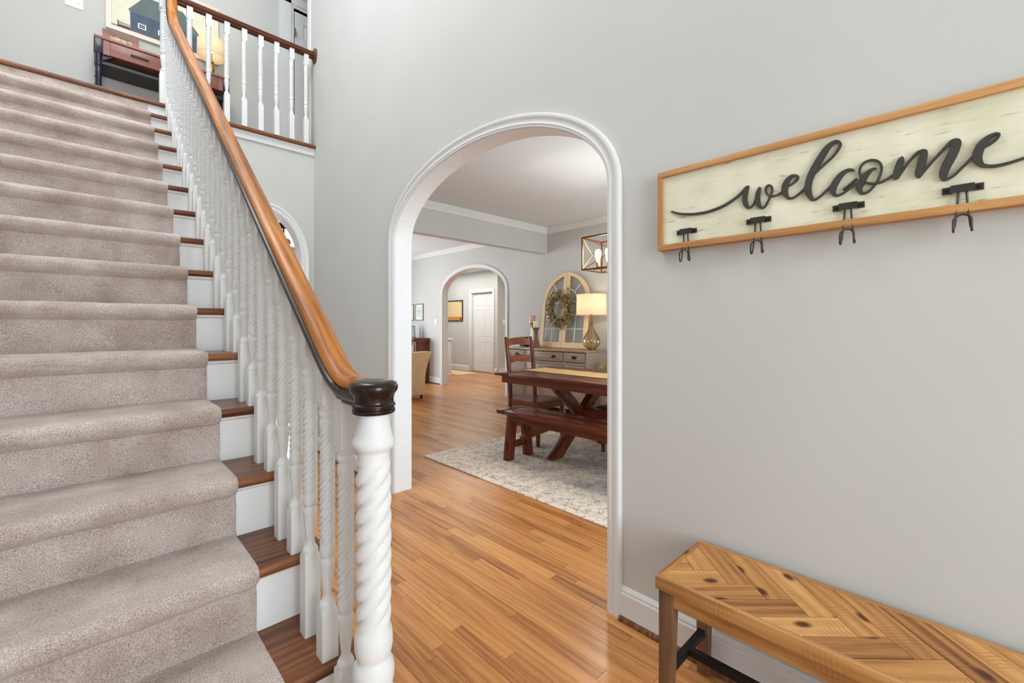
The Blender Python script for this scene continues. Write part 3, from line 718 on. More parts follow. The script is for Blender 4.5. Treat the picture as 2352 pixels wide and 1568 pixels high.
# ------------------------------------------------------------------ balusters
def ring(h, z, sq, n=48, fn=None):
    out = []
    for i in range(n):
        t = 2*PI*i/n; c, s_ = math.cos(t), math.sin(t)
        r = h/max(abs(c), abs(s_)) if sq else (fn(h, z, t) if fn else h)
        out.append((r*c, r*s_, z))
    return out
def twist(nst, pitch, depth):
    def f(r, z, t): return r*(1-depth+depth*abs(math.cos(nst/2*(t-2*PI*z/pitch)))**.7)
    return f
def flute(r, z, t): return r*(1-.05*(max(0, math.cos(8*t))**3))
def baluster(low, top, h=.021, n=48):
    """turned baluster; z = 0 at the top of its lower block, which reaches down by low; upper block ends at top"""
    k = h/.021
    R = [ring(h, -low, True), ring(h, -.016, True), ring(h*.97, -.008, True)]
    for r, z in ((.0203, 0), (.0205, .006), (.0190, .010), (.0165, .014), (.0135, .020), (.0112, .027)): R.append(ring(r*k, z, False))
    for r, z in ((.0112, .032), (.0130, .048), (.0152, .070), (.0172, .092), (.0182, .106)): R.append(ring(r*k, z, False, fn=flute))
    for r, z in ((.0190, .110), (.0192, .118), (.0178, .124), (.0150, .128), (.0150, .131), (.0172, .134), (.0192, .140), (.0196, .150)): R.append(ring(r*k, z, False))
    tw = twist(6, .105, .24); z = .156
    while z < .474:
        e = min(1, (z-.150)/.02, (.486-z)/.02)
        f = (lambda rr, zz, t, e=e: rr*(1-e)+tw(rr, zz, t)*e)
        R.append(ring(.0196*k, z, False, fn=f)); z += .0042
    for r, z in ((.0194, .480), (.0190, .492), (.0172, .496), (.0172, .498), (.0200, .502), (.0208, .508), (.0200, .514), (.0178, .517), (.0195, .520), (.0203, .528)): R.append(ring(r*k, z, False))
    R += [ring(h*.97, .534, True), ring(h, .542, True), ring(h, top, True)]
    return MB().rings(R)
SL = RISE/RUN
BX = .459
def zblock(y): return .422+SL*(y-1.064)
rl = thing('stair_railing', 'white twisted balusters and brown oak handrail along the stairs', 'railing', (BX, .92, 0))
mesh_cache = {}
TOPZ = .655
for k in range(-1, 14):
    for far in (0, 1):
        y = 1.18+RUN*k+(.124 if far else 0)
        if k == -1 and not far: continue        # the newel stands here
        if y > 4.40: continue
        low = round(zblock(y)-ztread(k), 4)
        if (far) not in mesh_cache:
            mesh_cache[far] = make_mesh('baluster', baluster(low, TOPZ), 'white_flat', smooth=True)
        top = TOPZ
        o = link('baluster', mesh_cache[far], rl, (0, y-.92, zblock(y)))

# newel post
NY = .918
def newel():
    R = [ring(.047, RISE, True, 64), ring(.047, .425, True, 64), ring(.044, .44, True, 64)]
    for r, z in ((.040, .452), (.041, .462), (.0445, .478), (.0450, .492), (.0430, .506), (.0385, .516), (.0350, .521), (.0350, .525), (.0385, .532), (.0412, .548), (.0412, .562), (.0392, .580)): R.append(ring(r, z, False, 64))
    tw = twist(4, .168, .22); z = .588
    while z < .955:
        e = min(1, (z-.580)/.035, (.962-z)/.03); r = .0375+.0012*math.sin((z-.58)/.38*PI)
        R.append(ring(r, z, False, 64, fn=(lambda rr, zz, t, e=e: rr*(1-e)*.96+tw(rr, zz, t)*e))); z += .006
    for r, z in ((.0345, .960), (.0345, .975), (.0365, .980), (.0435, .986), (.0455, .994), (.0450, 1.004), (.0400, 1.012), (.0385, 1.020), (.0365, 1.032), (.0335, 1.050), (.0325, 1.066)): R.append(ring(r, z, False, 64))
    return MB().rings([[(p[0]+BX, p[1]+NY, p[2]) for p in r] for r in R])
nw = obj('newel_post', newel(), 'white_flat', rl, smooth=True); nw['label'] = 'thick twisted white newel post'
cp = MB().lathe(BX, NY, [(.0445, 1.062), (.046, 1.064), (.046, 1.071), (.0435, 1.073), (.0435, 1.076), (.047, 1.078), (.047, 1.081), (.043, 1.085), (.0425, 1.092), (.0455, 1.103), (.050, 1.109), (.0525, 1.115), (.0525, 1.121), (.049, 1.128), (.040, 1.1325), (.02, 1.134), (.0005, 1.1345)], 40)
obj('newel_cap', cp, 'rail_dark', nw, smooth=True)

# handrail
UP = [(.0305, .0125), (.0310, .019), (.0285, .0255), (.021, .0305), (.010, .0330), (0, .0335)]
UP = UP+[(-a, b) for a, b in UP[-2::-1]]
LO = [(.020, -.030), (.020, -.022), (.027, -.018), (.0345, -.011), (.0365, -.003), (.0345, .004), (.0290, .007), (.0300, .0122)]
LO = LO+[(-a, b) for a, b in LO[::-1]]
def rail_path():
    zr = lambda y: 1.83+SL*(y-2)
    P = [(NY+.03, 1.1), (1.0, 1.1)]
    P += bez((1.02, 1.1), (1.083, 1.1), (1.19, zr(1.19)), 10)
    P += [(1.19+(4.0-1.19)*i/12, zr(1.19+(4.0-1.19)*i/12)) for i in range(1, 13)]
    P += bez((4.0, zr(4.0)), (4.16, zr(4.16)), (4.16, 3.72), 8)[1:]
    P += [(4.16, 3.82)]
    P += bez((4.16, 3.83), (4.16, 3.955), (4.29, 3.955), 8)
    P += [(4.57, 3.955)]
    return P
def rail_sweep(P, prof):
    R = []
    for i in range(len(P)):
        a = P[max(i-1, 0)]; b = P[min(i+1, len(P)-1)]
        ty, tz = b[0]-a[0], b[1]-a[1]; q = math.hypot(ty, tz); ty /= q; tz /= q
        R.append([(BX+l, P[i][0]-tz*u, P[i][1]+ty*u) for l, u in prof])
    return MB().rings(R)
RP = rail_path()
hr = obj('handrail', rail_sweep(RP, UP), 'rail', rl, smooth=True)
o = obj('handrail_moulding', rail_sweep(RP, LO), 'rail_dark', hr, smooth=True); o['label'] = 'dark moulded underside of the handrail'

# balcony railing along the landing edge
bl = thing('balcony_railing', 'white balusters with brown handrail guarding the landing above the foyer', 'railing', (1.05, YB-.02, 3.054))
YR = YB-.03+.0
mb = MB().rings([[(x, 4.57+l, 3.955+u) for l, u in UP] for x in (BX-.035, XA-.012)])
h2 = obj('handrail', mb, 'railx', bl, smooth=True)
obj('handrail_moulding', MB().rings([[(x, 4.57+l, 3.955+u) for l, u in LO] for x in (BX-.03, XA-.012)]), 'railx', h2, smooth=True)
rs = MB()
rs.rings([[(x, 4.57+r*math.cos(2*PI*i/28), 3.957+1.25*r*math.sin(2*PI*i/28)) for i in range(28)] for r, x in ((.060, XA-.001), (.060, XA-.009), (.054, XA-.012), (.050, XA-.012), (.046, XA-.017), (.030, XA-.018))])
obj('rosette', rs, 'railx', bl, smooth=True)
me = make_mesh('baluster', baluster(.246, .64), 'white_flat', smooth=True)
for i in range(8):
    link('baluster', me, bl, (.625+.1345*i-1.05, 4.57-(YB-.02), 3.30-3.054))
R = [ring(.034, 3.04, True), ring(.034, 3.30, True), ring(.030, 3.315, False), ring(.034, 3.325, False), ring(.020, 3.345, False), ring(.026, 3.40, False), ring(.031, 3.44, False), ring(.022, 3.455, False), ring(.031, 3.47, False)]
tw = twist(6, .14, .24)
z = 3.48
while z < 3.78: R.append(ring(.031, z, False, fn=tw)); z += .006
R += [ring(.026, 3.79, False), ring(.033, 3.80, False), ring(.030, 3.815, False), ring(.034, 3.825, True), ring(.034, 3.928, True)]
obj('newel_post', MB().rings([[(p[0]+BX, p[1]+4.565, p[2]) for p in r] for r in R]), 'white_flat', bl, smooth=True)

# ------------------------------------------------------------------ welcome sign with hooks
LET = [[(0.7954, 1.6934, 0.0032), (0.7675, 1.6806, 0.0042), (0.7287, 1.6706, 0.0048), (0.6986, 1.6667, 0.0051), (0.6657, 1.6658, 0.0054), (0.6337, 1.6696, 0.0056), (0.6026, 1.6772, 0.0055), (0.5757, 1.6888, 0.0051), (0.556, 1.7004, 0.0048), (0.5398, 1.7132, 0.0047), (0.5286, 1.7244, 0.005), (0.5207, 1.7284, 0.0038)], [(0.5223, 1.7264, 0.005), (0.5286, 1.709, 0.0082), (0.5321, 1.6892, 0.0094), (0.5296, 1.6699, 0.0088), (0.5233, 1.6574, 0.0056), (0.517, 1.6542, 0.0034), (0.5098, 1.6582, 0.0031), (0.5035, 1.6665, 0.0031), (0.4983, 1.6789, 0.0043)], [(0.486, 1.7159, 0.0043), (0.4903, 1.7007, 0.008), (0.4927, 1.6811, 0.0093), (0.4903, 1.6622, 0.0086), (0.4836, 1.6498, 0.0055), (0.476, 1.6464, 0.0037), (0.4685, 1.6512, 0.0034), (0.4595, 1.6677, 0.0033), (0.4518, 1.6859, 0.0033), (0.4483, 1.6999, 0.0033), (0.4507, 1.7126, 0.0033), (0.4581, 1.7182, 0.003), (0.4655, 1.7136, 0.003), (0.4679, 1.7025, 0.0034), (0.4631, 1.6889, 0.0034), (0.4521, 1.68, 0.0033), (0.439, 1.6789, 0.0033), (0.4245, 1.6839, 0.0036), (0.4131, 1.6922, 0.0036)], [(0.4188, 1.6869, 0.0036), (0.4046, 1.6999, 0.003), (0.3893, 1.7077, 0.0032), (0.3783, 1.7178, 0.0047), (0.3764, 1.7275, 0.0041), (0.3838, 1.7325, 0.0035), (0.3949, 1.7307, 0.0065), (0.406, 1.718, 0.0095), (0.4117, 1.6999, 0.0113), (0.4103, 1.6802, 0.0089), (0.4032, 1.6659, 0.0053), (0.3921, 1.661, 0.0035), (0.3769, 1.6668, 0.0035), (0.3607, 1.6806, 0.0038), (0.3526, 1.6898, 0.004)], [(0.342, 1.7123, 0.0034), (0.3238, 1.7311, 0.0034), (0.3033, 1.7488, 0.0036), (0.2833, 1.7662, 0.0039), (0.2698, 1.7849, 0.0041), (0.2657, 1.7972, 0.0041), (0.271, 1.8069, 0.0039), (0.2821, 1.8071, 0.0067), (0.2983, 1.7946, 0.0101), (0.3161, 1.7675, 0.0119), (0.3342, 1.7352, 0.012), (0.3457, 1.7038, 0.0115), (0.3479, 1.6762, 0.0109), (0.3426, 1.6564, 0.008), (0.3342, 1.6447, 0.0046), (0.3238, 1.6463, 0.0037), (0.3109, 1.6553, 0.0037), (0.2958, 1.6703, 0.0036), (0.2858, 1.6793, 0.0039)], [(0.2339, 1.7106, 0.0032), (0.2422, 1.7144, 0.0049), (0.2541, 1.7121, 0.0066), (0.2674, 1.7005, 0.0094), (0.2796, 1.6809, 0.0111), (0.2845, 1.6624, 0.0094), (0.2796, 1.6486, 0.0055), (0.271, 1.6444, 0.0033), (0.2589, 1.6487, 0.0033), (0.2445, 1.6589, 0.0033), (0.2304, 1.6704, 0.0035)], [(0.258, 1.6599, 0.0039), (0.242, 1.6713, 0.0035), (0.228, 1.684, 0.0035)], [(0.1837, 1.7041, 0.0023), (0.1945, 1.7009, 0.0057), (0.2068, 1.6883, 0.0098), (0.2167, 1.6703, 0.011), (0.2212, 1.6555, 0.0093), (0.2167, 1.6419, 0.0058), (0.208, 1.6378, 0.0038), (0.197, 1.6432, 0.0034), (0.1837, 1.6595, 0.0034), (0.1748, 1.679, 0.0034), (0.171, 1.6965, 0.0034), (0.1724, 1.7123, 0.0034), (0.1801, 1.7241, 0.0031), (0.1921, 1.7298, 0.0031), (0.2068, 1.7281, 0.0032), (0.2172, 1.7177, 0.0032), (0.2204, 1.7011, 0.0032), (0.2167, 1.6829, 0.0032), (0.2055, 1.6686, 0.0032), (0.1892, 1.6614, 0.0031), (0.1729, 1.6607, 0.0031), (0.1588, 1.6666, 0.0031), (0.1449, 1.6763, 0.0033)], [(0.1272, 1.719, 0.005), (0.1301, 1.7102, 0.0088), (0.1353, 1.6905, 0.01), (0.1399, 1.672, 0.0089), (0.1399, 1.6639, 0.0044)], [(0.1369, 1.6638, 0.0028), (0.1245, 1.6847, 0.0033), (0.109, 1.7089, 0.0035), (0.0959, 1.723, 0.0043), (0.0862, 1.7253, 0.0054), (0.0819, 1.7206, 0.008), (0.0851, 1.704, 0.0107), (0.0898, 1.6818, 0.0108), (0.0933, 1.6651, 0.0092), (0.0933, 1.6569, 0.0043)], [(0.0915, 1.6565, 0.0027), (0.0787, 1.6755, 0.0035), (0.0598, 1.7, 0.0037), (0.0414, 1.722, 0.0042), (0.0293, 1.734, 0.0057), (0.0214, 1.7322, 0.0088), (0.0214, 1.7232, 0.0114), (0.0283, 1.6999, 0.0119), (0.0394, 1.6745, 0.012), (0.045, 1.6547, 0.0105), (0.0444, 1.6411, 0.0068), (0.0373, 1.6383, 0.0037), (0.0253, 1.645, 0.0034), (0.0116, 1.6603, 0.0033), (-0.0001, 1.674, 0.0036), (-0.0106, 1.6877, 0.0035)], [(-0.0125, 1.6899, 0.003), (-0.0247, 1.7001, 0.0028), (-0.0376, 1.7072, 0.0032), (-0.0476, 1.7163, 0.004), (-0.053, 1.7254, 0.0034), (-0.0507, 1.7301, 0.003), (-0.044, 1.7301, 0.004), (-0.0339, 1.7232, 0.0075), (-0.0237, 1.7099, 0.0105), (-0.0168, 1.69, 0.0116), (-0.0176, 1.6734, 0.0096), (-0.0237, 1.6603, 0.006), (-0.0321, 1.6546, 0.0042), (-0.0449, 1.651, 0.0042), (-0.0611, 1.6511, 0.0039), (-0.0769, 1.6535, 0.0036), (-0.0924, 1.6572, 0.0034)]]
SY0, SY1, SZ0, SZ1 = .850, -.348, 1.546, 1.852
sg = thing('welcome_sign', 'cream wooden sign reading welcome in black script, framed, with coat hooks', 'sign', (XA, (SY0+SY1)/2, SZ0))
obj('board', MB().box(1.629, 1.640, SY1+.02, SY0-.02, SZ0+.018, SZ1-.018), 'board', sg)
FW = .022
obj('frame_rail', MB().box(1.617, XA-.001, SY1, SY0, SZ1-FW, SZ1), 'signwood', sg, bevel=.002)
obj('frame_rail', MB().box(1.617, XA-.001, SY1, SY0, SZ0, SZ0+FW), 'signwood', sg, bevel=.002)
obj('frame_stile', MB().box(1.6175, XA-.001, SY0-.020, SY0-.0002, SZ0+FW, SZ1-FW), 'signwoodz', sg, bevel=.002)
obj('frame_stile', MB().box(1.6175, XA-.001, SY1+.0002, SY1+.020, SZ0+FW, SZ1-FW), 'signwoodz', sg, bevel=.002)
LET[-1] += [(-.12, 1.662, .0045), (-.16, 1.676, .0042), (-.21, 1.688, .0036), (-.27, 1.694, .0026)]
def stroke(L, x0, x1):
    P = catmull([(p[0], p[1], p[2]*.84) for p in L], 6); k = len(P); a, b = [], []
    for i in range(k):
        p, q = P[max(i-1, 0)], P[min(i+1, k-1)]
        ty, tz = q[0]-p[0], q[1]-p[1]; d = math.hypot(ty, tz) or 1
        ny, nz = -tz/d, ty/d; w = P[i][2]
        a.append((P[i][0]+ny*w, P[i][1]+nz*w)); b.append((P[i][0]-ny*w, P[i][1]-nz*w))
    def capp(i, sgn):
        p = P[i]; q = P[i+1] if i == 0 else P[i-1]
        ty, tz = p[0]-q[0], p[1]-q[1]; d = math.hypot(ty, tz) or 1
        return (p[0]+ty/d*p[2]*.9, p[1]+tz/d*p[2]*.9)
    mb = MB()
    A = [capp(0, 1)]+a+[capp(-1, 1)]; B = [capp(0, 1)]+b+[capp(-1, 1)]
    n = len(A)
    xs = [x1-.0009*i/n for i in range(n)]                      # rises a hair along the stroke so crossings stay apart
    vs = [(x0, p[0], p[1]) for p in A]+[(x0, p[0], p[1]) for p in B]+[(xx, p[0], p[1]) for xx, p in zip(xs, A)]+[(xx, p[0], p[1]) for xx, p in zip(xs, B)]
    fs = []
    for i in range(n-1):
        fs += [(i, i+1, n+i+1, n+i), (2*n+i, 2*n+i+1, 3*n+i+1, 3*n+i), (i, i+1, 2*n+i+1, 2*n+i), (n+i, n+i+1, 3*n+i+1, 3*n+i)]
    return mb.add(vs, fs)
mb = MB()
for i, L in enumerate(LET):
    s_ = stroke(L, 1.6288, 1.6225-.0001*i); mb.add(s_.v, s_.f)
lt = obj('lettering', mb, 'letter', sg); lt['label'] = 'black script letters reading welcome'
def hook(y):
    root = obj('coat_hook', MB().box(1.6265, 1.629, y+.022, y+.038, 1.598, 1.616).box(1.6265, 1.629, y-.038, y-.022, 1.598, 1.616)
               .box(1.617, 1.629, y+.0195, y+.022, 1.597, 1.617).box(1.617, 1.629, y-.022, y-.0195, 1.597, 1.617).box(1.6145, 1.617, y-.022, y+.022, 1.597, 1.617), 'hook', sg)
    pts = []
    zt, zb = 1.612, 1.497
    for sgn in (1, -1):
        leg = [(1.621, y+sgn*.0065, zt), (1.620, y+sgn*.009, 1.57), (1.618, y+sgn*.0145, zb+.012)]
        for a in range(0, 181, 20):
            leg.append((1.610+.008*math.cos(math.radians(a)), y+sgn*.0165, zb+.006-.008*math.sin(math.radians(a))))
        pts.append(leg)
    arch = [(1.602, y+.0165*math.cos(math.radians(a)), 1.519+.018*math.sin(math.radians(a))) for a in range(0, 181, 15)]
    path = pts[0]+arch+pts[1][::-1]
    obj('wire_prong', MB().tube(path, .0026, 8), 'hook', root, smooth=True)
    for s_ in (1, -1):
        obj('screw', MB().rings([[(x, y+s_*.030+r*math.cos(2*PI*i/12), 1.607+r*math.sin(2*PI*i/12)) for i in range(12)] for r, x in ((.0045, 1.6265), (.0042, 1.6250), (.0015, 1.6243))]), 'iron', root, smooth=True)
for y in (.737, .490, .247, .010, -.232): hook(y)

# ------------------------------------------------------------------ entry bench
BX0, BX1, BY0, BY1, BZ = 1.297, 1.632, -.52, .690, .460
bn = thing('entry_bench', 'rustic bench with a herringbone wood top and iron stretcher below the sign', 'bench', ((BX0+BX1)/2, (BY0+BY1)/2, 0))
RM = .018
obj('top_rim', MB().box(BX0, BX0+RM, BY0, BY1, BZ-.038, BZ+.0015), 'benchy', bn, bevel=.002)
obj('top_rim', MB().box(BX1-RM, BX1, BY0, BY1, BZ-.038, BZ+.0015), 'benchy', bn, bevel=.002)
obj('top_rim', MB().box(BX0+RM, BX1-RM, BY1-RM, BY1, BZ-.038, BZ+.0015), 'bench', bn, bevel=.002)
obj('top_rim', MB().box(BX0+RM, BX1-RM, BY0, BY0+RM, BZ-.038, BZ+.0015), 'bench', bn, bevel=.002)
obj('top_backing', MB().box(BX0+RM, BX1-RM, BY0+RM, BY1-RM, BZ-.030, BZ-.016), 'groove', bn)
W = .0748; n_ = 4
e1 = Vector((1, -1))*(W/math.sqrt(2)); e2 = Vector((-1, -1))*(W/math.sqrt(2))
org = Vector((1.471, .564))-e1*n_
def clip(poly, ax, lim, keep_less):
    out = []
    for i in range(len(poly)):
        a, b = poly[i], poly[(i+1) % len(poly)]
        ia = (a[ax] <= lim) if keep_less else (a[ax] >= lim); ib = (b[ax] <= lim) if keep_less else (b[ax] >= lim)
        if ia: out.append(a)
        if ia != ib:
            t = (lim-a[ax])/(b[ax]-a[ax]); out.append((a[0]+(b[0]-a[0])*t, a[1]+(b[1]-a[1])*t))
    return out
cx0, cx1, cy0, cy1 = BX0+RM+.001, BX1-RM-.001, BY0+RM+.001, BY1-RM-.001
g = .014
for ix in range(-16, 26):
    for iy in range(-16, 26):
        cells = []
        if (ix-iy) % (2*n_) == 0: cells.append((ix, iy, n_, 1, 'H'))
        if (ix-iy) % (2*n_) == 2*n_-1: cells.append((ix, iy, 1, n_, 'V'))
        for x, y, lx, ly, kind in cells:
            P = [org+e1*(x+g)+e2*(y+g), org+e1*(x+lx-g)+e2*(y+g), org+e1*(x+lx-g)+e2*(y+ly-g), org+e1*(x+g)+e2*(y+ly-g)]
            P = [(p.x, p.y) for p in P]
            for ax, lim, kl in ((0, cx1, True), (0, cx0, False), (1, cy1, True), (1, cy0, False)):
                if P: P = clip(P, ax, lim, kl)
            if len(P) < 3: continue
            ar = abs(sum(P[i][0]*P[(i+1) % len(P)][1]-P[(i+1) % len(P)][0]*P[i][1] for i in range(len(P))))/2
            if ar < 1.2e-4: continue
            ang = -PI/4 if kind == 'H' else PI/4
            c, s_ = math.cos(-ang), math.sin(-ang)
            m0 = sum(p[0] for p in P)/len(P); m1 = sum(p[1] for p in P)/len(P)
            L = [((p[0]-m0)*c-(p[1]-m1)*s_, (p[0]-m0)*s_+(p[1]-m1)*c) for p in P]   # plank local frame: x along the grain
            zt = random.uniform(-.0006, .0004)
            o = link('plank', make_mesh('plank', MB().prism(L, 'z', -.016, zt), 'bench'), bn, (m0-(BX0+BX1)/2, m1-(BY0+BY1)/2, BZ))
            o.rotation_euler = (0, 0, ang)
obj('apron', MB().box(BX0+.016, BX0+.034, BY0+.05, BY1-.05, BZ-.085, BZ-.038), 'benchy', bn)
obj('apron', MB().box(BX1-.034, BX1-.016, BY0+.05, BY1-.05, BZ-.085, BZ-.038), 'benchy', bn)
obj('apron', MB().box(BX0+.05, BX1-.05, BY1-.034, BY1-.016, BZ-.085, BZ-.038), 'bench', bn)
obj('apron', MB().box(BX0+.05, BX1-.05, BY0+.016, BY0+.034, BZ-.085, BZ-.038), 'bench', bn)
for x, sx in ((BX0+.008, 1), (BX1-.008, -1)):
    for y, sy in ((BY1-.008, -1), (BY0+.008, 1)):
        w0, w1 = .046, .036
        t_ = [(x, y), (x+sx*w0, y), (x+sx*w0, y+sy*w0), (x, y+sy*w0)]; b_ = [(x, y), (x+sx*w1, y), (x+sx*w1, y+sy*w1), (x, y+sy*w1)]
        obj('leg', MB().rings([[(p[0], p[1], 0) for p in b_], [(p[0], p[1], BZ-.038) for p in t_]]), 'bench_leg', bn, bevel=.002)
mid = (BX0+BX1)/2
for y in (BY1-.028, BY0+.028): obj('stretcher', MB().box(BX0+.046, BX1-.046, y-.011, y+.011, .145, .167), 'iron', bn)
obj('stretcher', MB().box(mid-.011, mid+.011, BY0+.039, BY1-.039, .145, .167), 'iron', bn)

# ------------------------------------------------------------------ rug and dining set
RX0, RX1, RY0, RY1 = 2.31, 4.72, .55, 3.60
M['rug'] = rug_mat(RX0, RX1, RY0, RY1)
tag(obj('area_rug', MB().box(RX0, RX1, RY0, RY1, 0, .009), 'rug', base=((RX0+RX1)/2, (RY0+RY1)/2, 0), bevel=.002), 'faded cream and grey oriental rug under the dining table', 'rug')
RZ = .0092
TX0, TX1, TY0, TY1, TZ = 3.06, 4.03, .96, 3.44, .762
tb = thing('dining_table', 'long red-brown wooden trestle table with crossed legs', 'table', ((TX0+TX1)/2, (TY0+TY1)/2, RZ))
npl = 5; w_ = (TX1-TX0)/npl
for i in range(npl):
    obj('plank', MB().box(TX0+i*w_+.0008, TX0+(i+1)*w_-.0008, TY0+.22, TY1-.22, TZ-.030, TZ), 'mahog', tb, bevel=.0015)
for y in (TY0, TY1-.2192): obj('breadboard_end', MB().box(TX0, TX1, y, y+.2192, TZ-.030, TZ), 'mahogx', tb, bevel=.003)
obj('apron', MB().box(TX0+.03, TX0+.055, TY0+.09, TY1-.09, TZ-.10, TZ-.030), 'mahog', tb)
obj('apron', MB().box(TX1-.055, TX1-.03, TY0+.09, TY1-.09, TZ-.10, TZ-.030), 'mahog', tb)
obj('apron', MB().box(TX0+.055, TX1-.055, TY1-.115, TY1-.09, TZ-.10, TZ-.030), 'mahogx', tb)
obj('apron', MB().box(TX0+.055, TX1-.055, TY0+.09, TY0+.115, TZ-.10, TZ-.030), 'mahogx', tb)
tc_ = (TX0+TX1)/2
for y in (2.68, 1.72):
    for sgn in (1, -1):
        zt = TZ-.10
        a = .41; dx = .072
        poly = [(tc_-sgn*(a+dx), RZ), (tc_-sgn*(a-dx), RZ), (tc_+sgn*(a+dx-.06), zt), (tc_+sgn*(a-dx-.06), zt)]
        y0 = y-.042 if sgn == 1 else y-.0405
        obj('leg', MB().prism(poly, 'y', y0, y0+(.084 if sgn == 1 else .081)), 'mahogz', tb, bevel=.003)
obj('stretcher', MB().box(tc_-.035, tc_+.035, 1.76, 2.64, .345, .43), 'mahog', tb, bevel=.003)
obj('cross_rail', MB().box(TX0+.055, TX1-.055, 2.64, 2.72, TZ-.10, TZ-.031), 'mahogx', tb)
obj('cross_rail', MB().box(TX0+.055, TX1-.055, 1.68, 1.76, TZ-.10, TZ-.031), 'mahogx', tb)
# table runner
nx_, ny_ = 8, 40; mb = MB(); V = []
for i in range(nx_+1):
    for j in range(ny_+1):
        V.append((3.40+.36*i/nx_, 1.16+2.20*j/ny_, TZ+.0035+.0015*math.sin(j*1.3+i)))
V += [(v[0], v[1], TZ+.0003) for v in V]
o_ = (nx_+1)*(ny_+1)
F = []
for i in range(nx_):
    for j in range(ny_):
        q = i*(ny_+1)+j; F.append((q, q+1, q+ny_+2, q+ny_+1)); F.append((o_+q, o_+q+1, o_+q+ny_+2, o_+q+ny_+1))
for i in range(nx_):
    for e in (0, ny_): q = i*(ny_+1)+e; F.append((q, q+ny_+1, o_+q+ny_+1, o_+q))
for j in range(ny_):
    for e in (0, nx_): q = e*(ny_+1)+j; F.append((q, q+1, o_+q+1, o_+q))
rn = tag(obj('table_runner', MB().add(V, F), 'straw', base=(3.58, 2.26, TZ), smooth=True), 'straw-coloured woven runner along the dining table', 'table runner')
mb = MB()
for j in range(88):
    y = 1.165+2.19*j/87
    mb.box(3.393, 3.4015, y, y+.014, TZ+.0005, TZ+.0035)
o = obj('stitched_edge', mb, 'twig', rn); o['label'] = 'dark stitched edge of the runner'

# dining bench
DBX0, DBX1, DBY0, DBY1, DBZ = 2.765, 3.095, 1.33, 3.075, .462
db = thing('dining_bench', 'long red-brown wooden bench with splayed legs beside the dining table', 'bench', ((DBX0+DBX1)/2, (DBY0+DBY1)/2, RZ))
mdx = (DBX0+DBX1)/2
for a, b in ((DBX0, mdx-.0006), (mdx+.0006, DBX1)): obj('plank', MB().box(a, b, DBY0+.11, DBY1-.11, DBZ-.034, DBZ), 'mahog', db, bevel=.0015)
for y in (DBY0, DBY1-.1094): obj('breadboard_end', MB().box(DBX0, DBX1, y, y+.1094, DBZ-.034, DBZ), 'mahogx', db, bevel=.003)
for x in (DBX0+.035, DBX1-.06): obj('apron', MB().box(x, x+.025, DBY0+.14, DBY1-.14, DBZ-.095, DBZ-.034), 'mahog', db)
for yy in (DBY1-.165, DBY0+.095):
    for sgn, xb in ((1, 2.775), (-1, 3.085)):
        xt = xb+sgn*.035
        p = lambda x, z: [(x, yy, z), (x+sgn*.075, yy, z), (x+sgn*.075, yy+.07, z), (x, yy+.07, z)]
        obj('leg', MB().rings([p(xb-sgn*.012, RZ), p(xt, DBZ-.034)]), 'mahogz', db, bevel=.003)
    obj('stretcher', MB().box(2.79, 3.07, yy+.018, yy+.05, .115, .175), 'mahogx', db, bevel=.002)
    for sgn, xx in ((1, 2.757), (-1, 3.083)): obj('tenon', MB().box(xx, xx+.02, yy+.022, yy+.046, .112, .178), 'mahogx', db)
d = 1
obj('brace', MB().beam((mdx, DBY1-.17, .19), (mdx, DBY1-.62, .40), .04, .05), 'mahog', db, bevel=.002)
obj('brace', MB().beam((mdx, DBY0+.17, .19), (mdx, DBY0+.62, .40), .04, .05), 'mahog', db, bevel=.002)

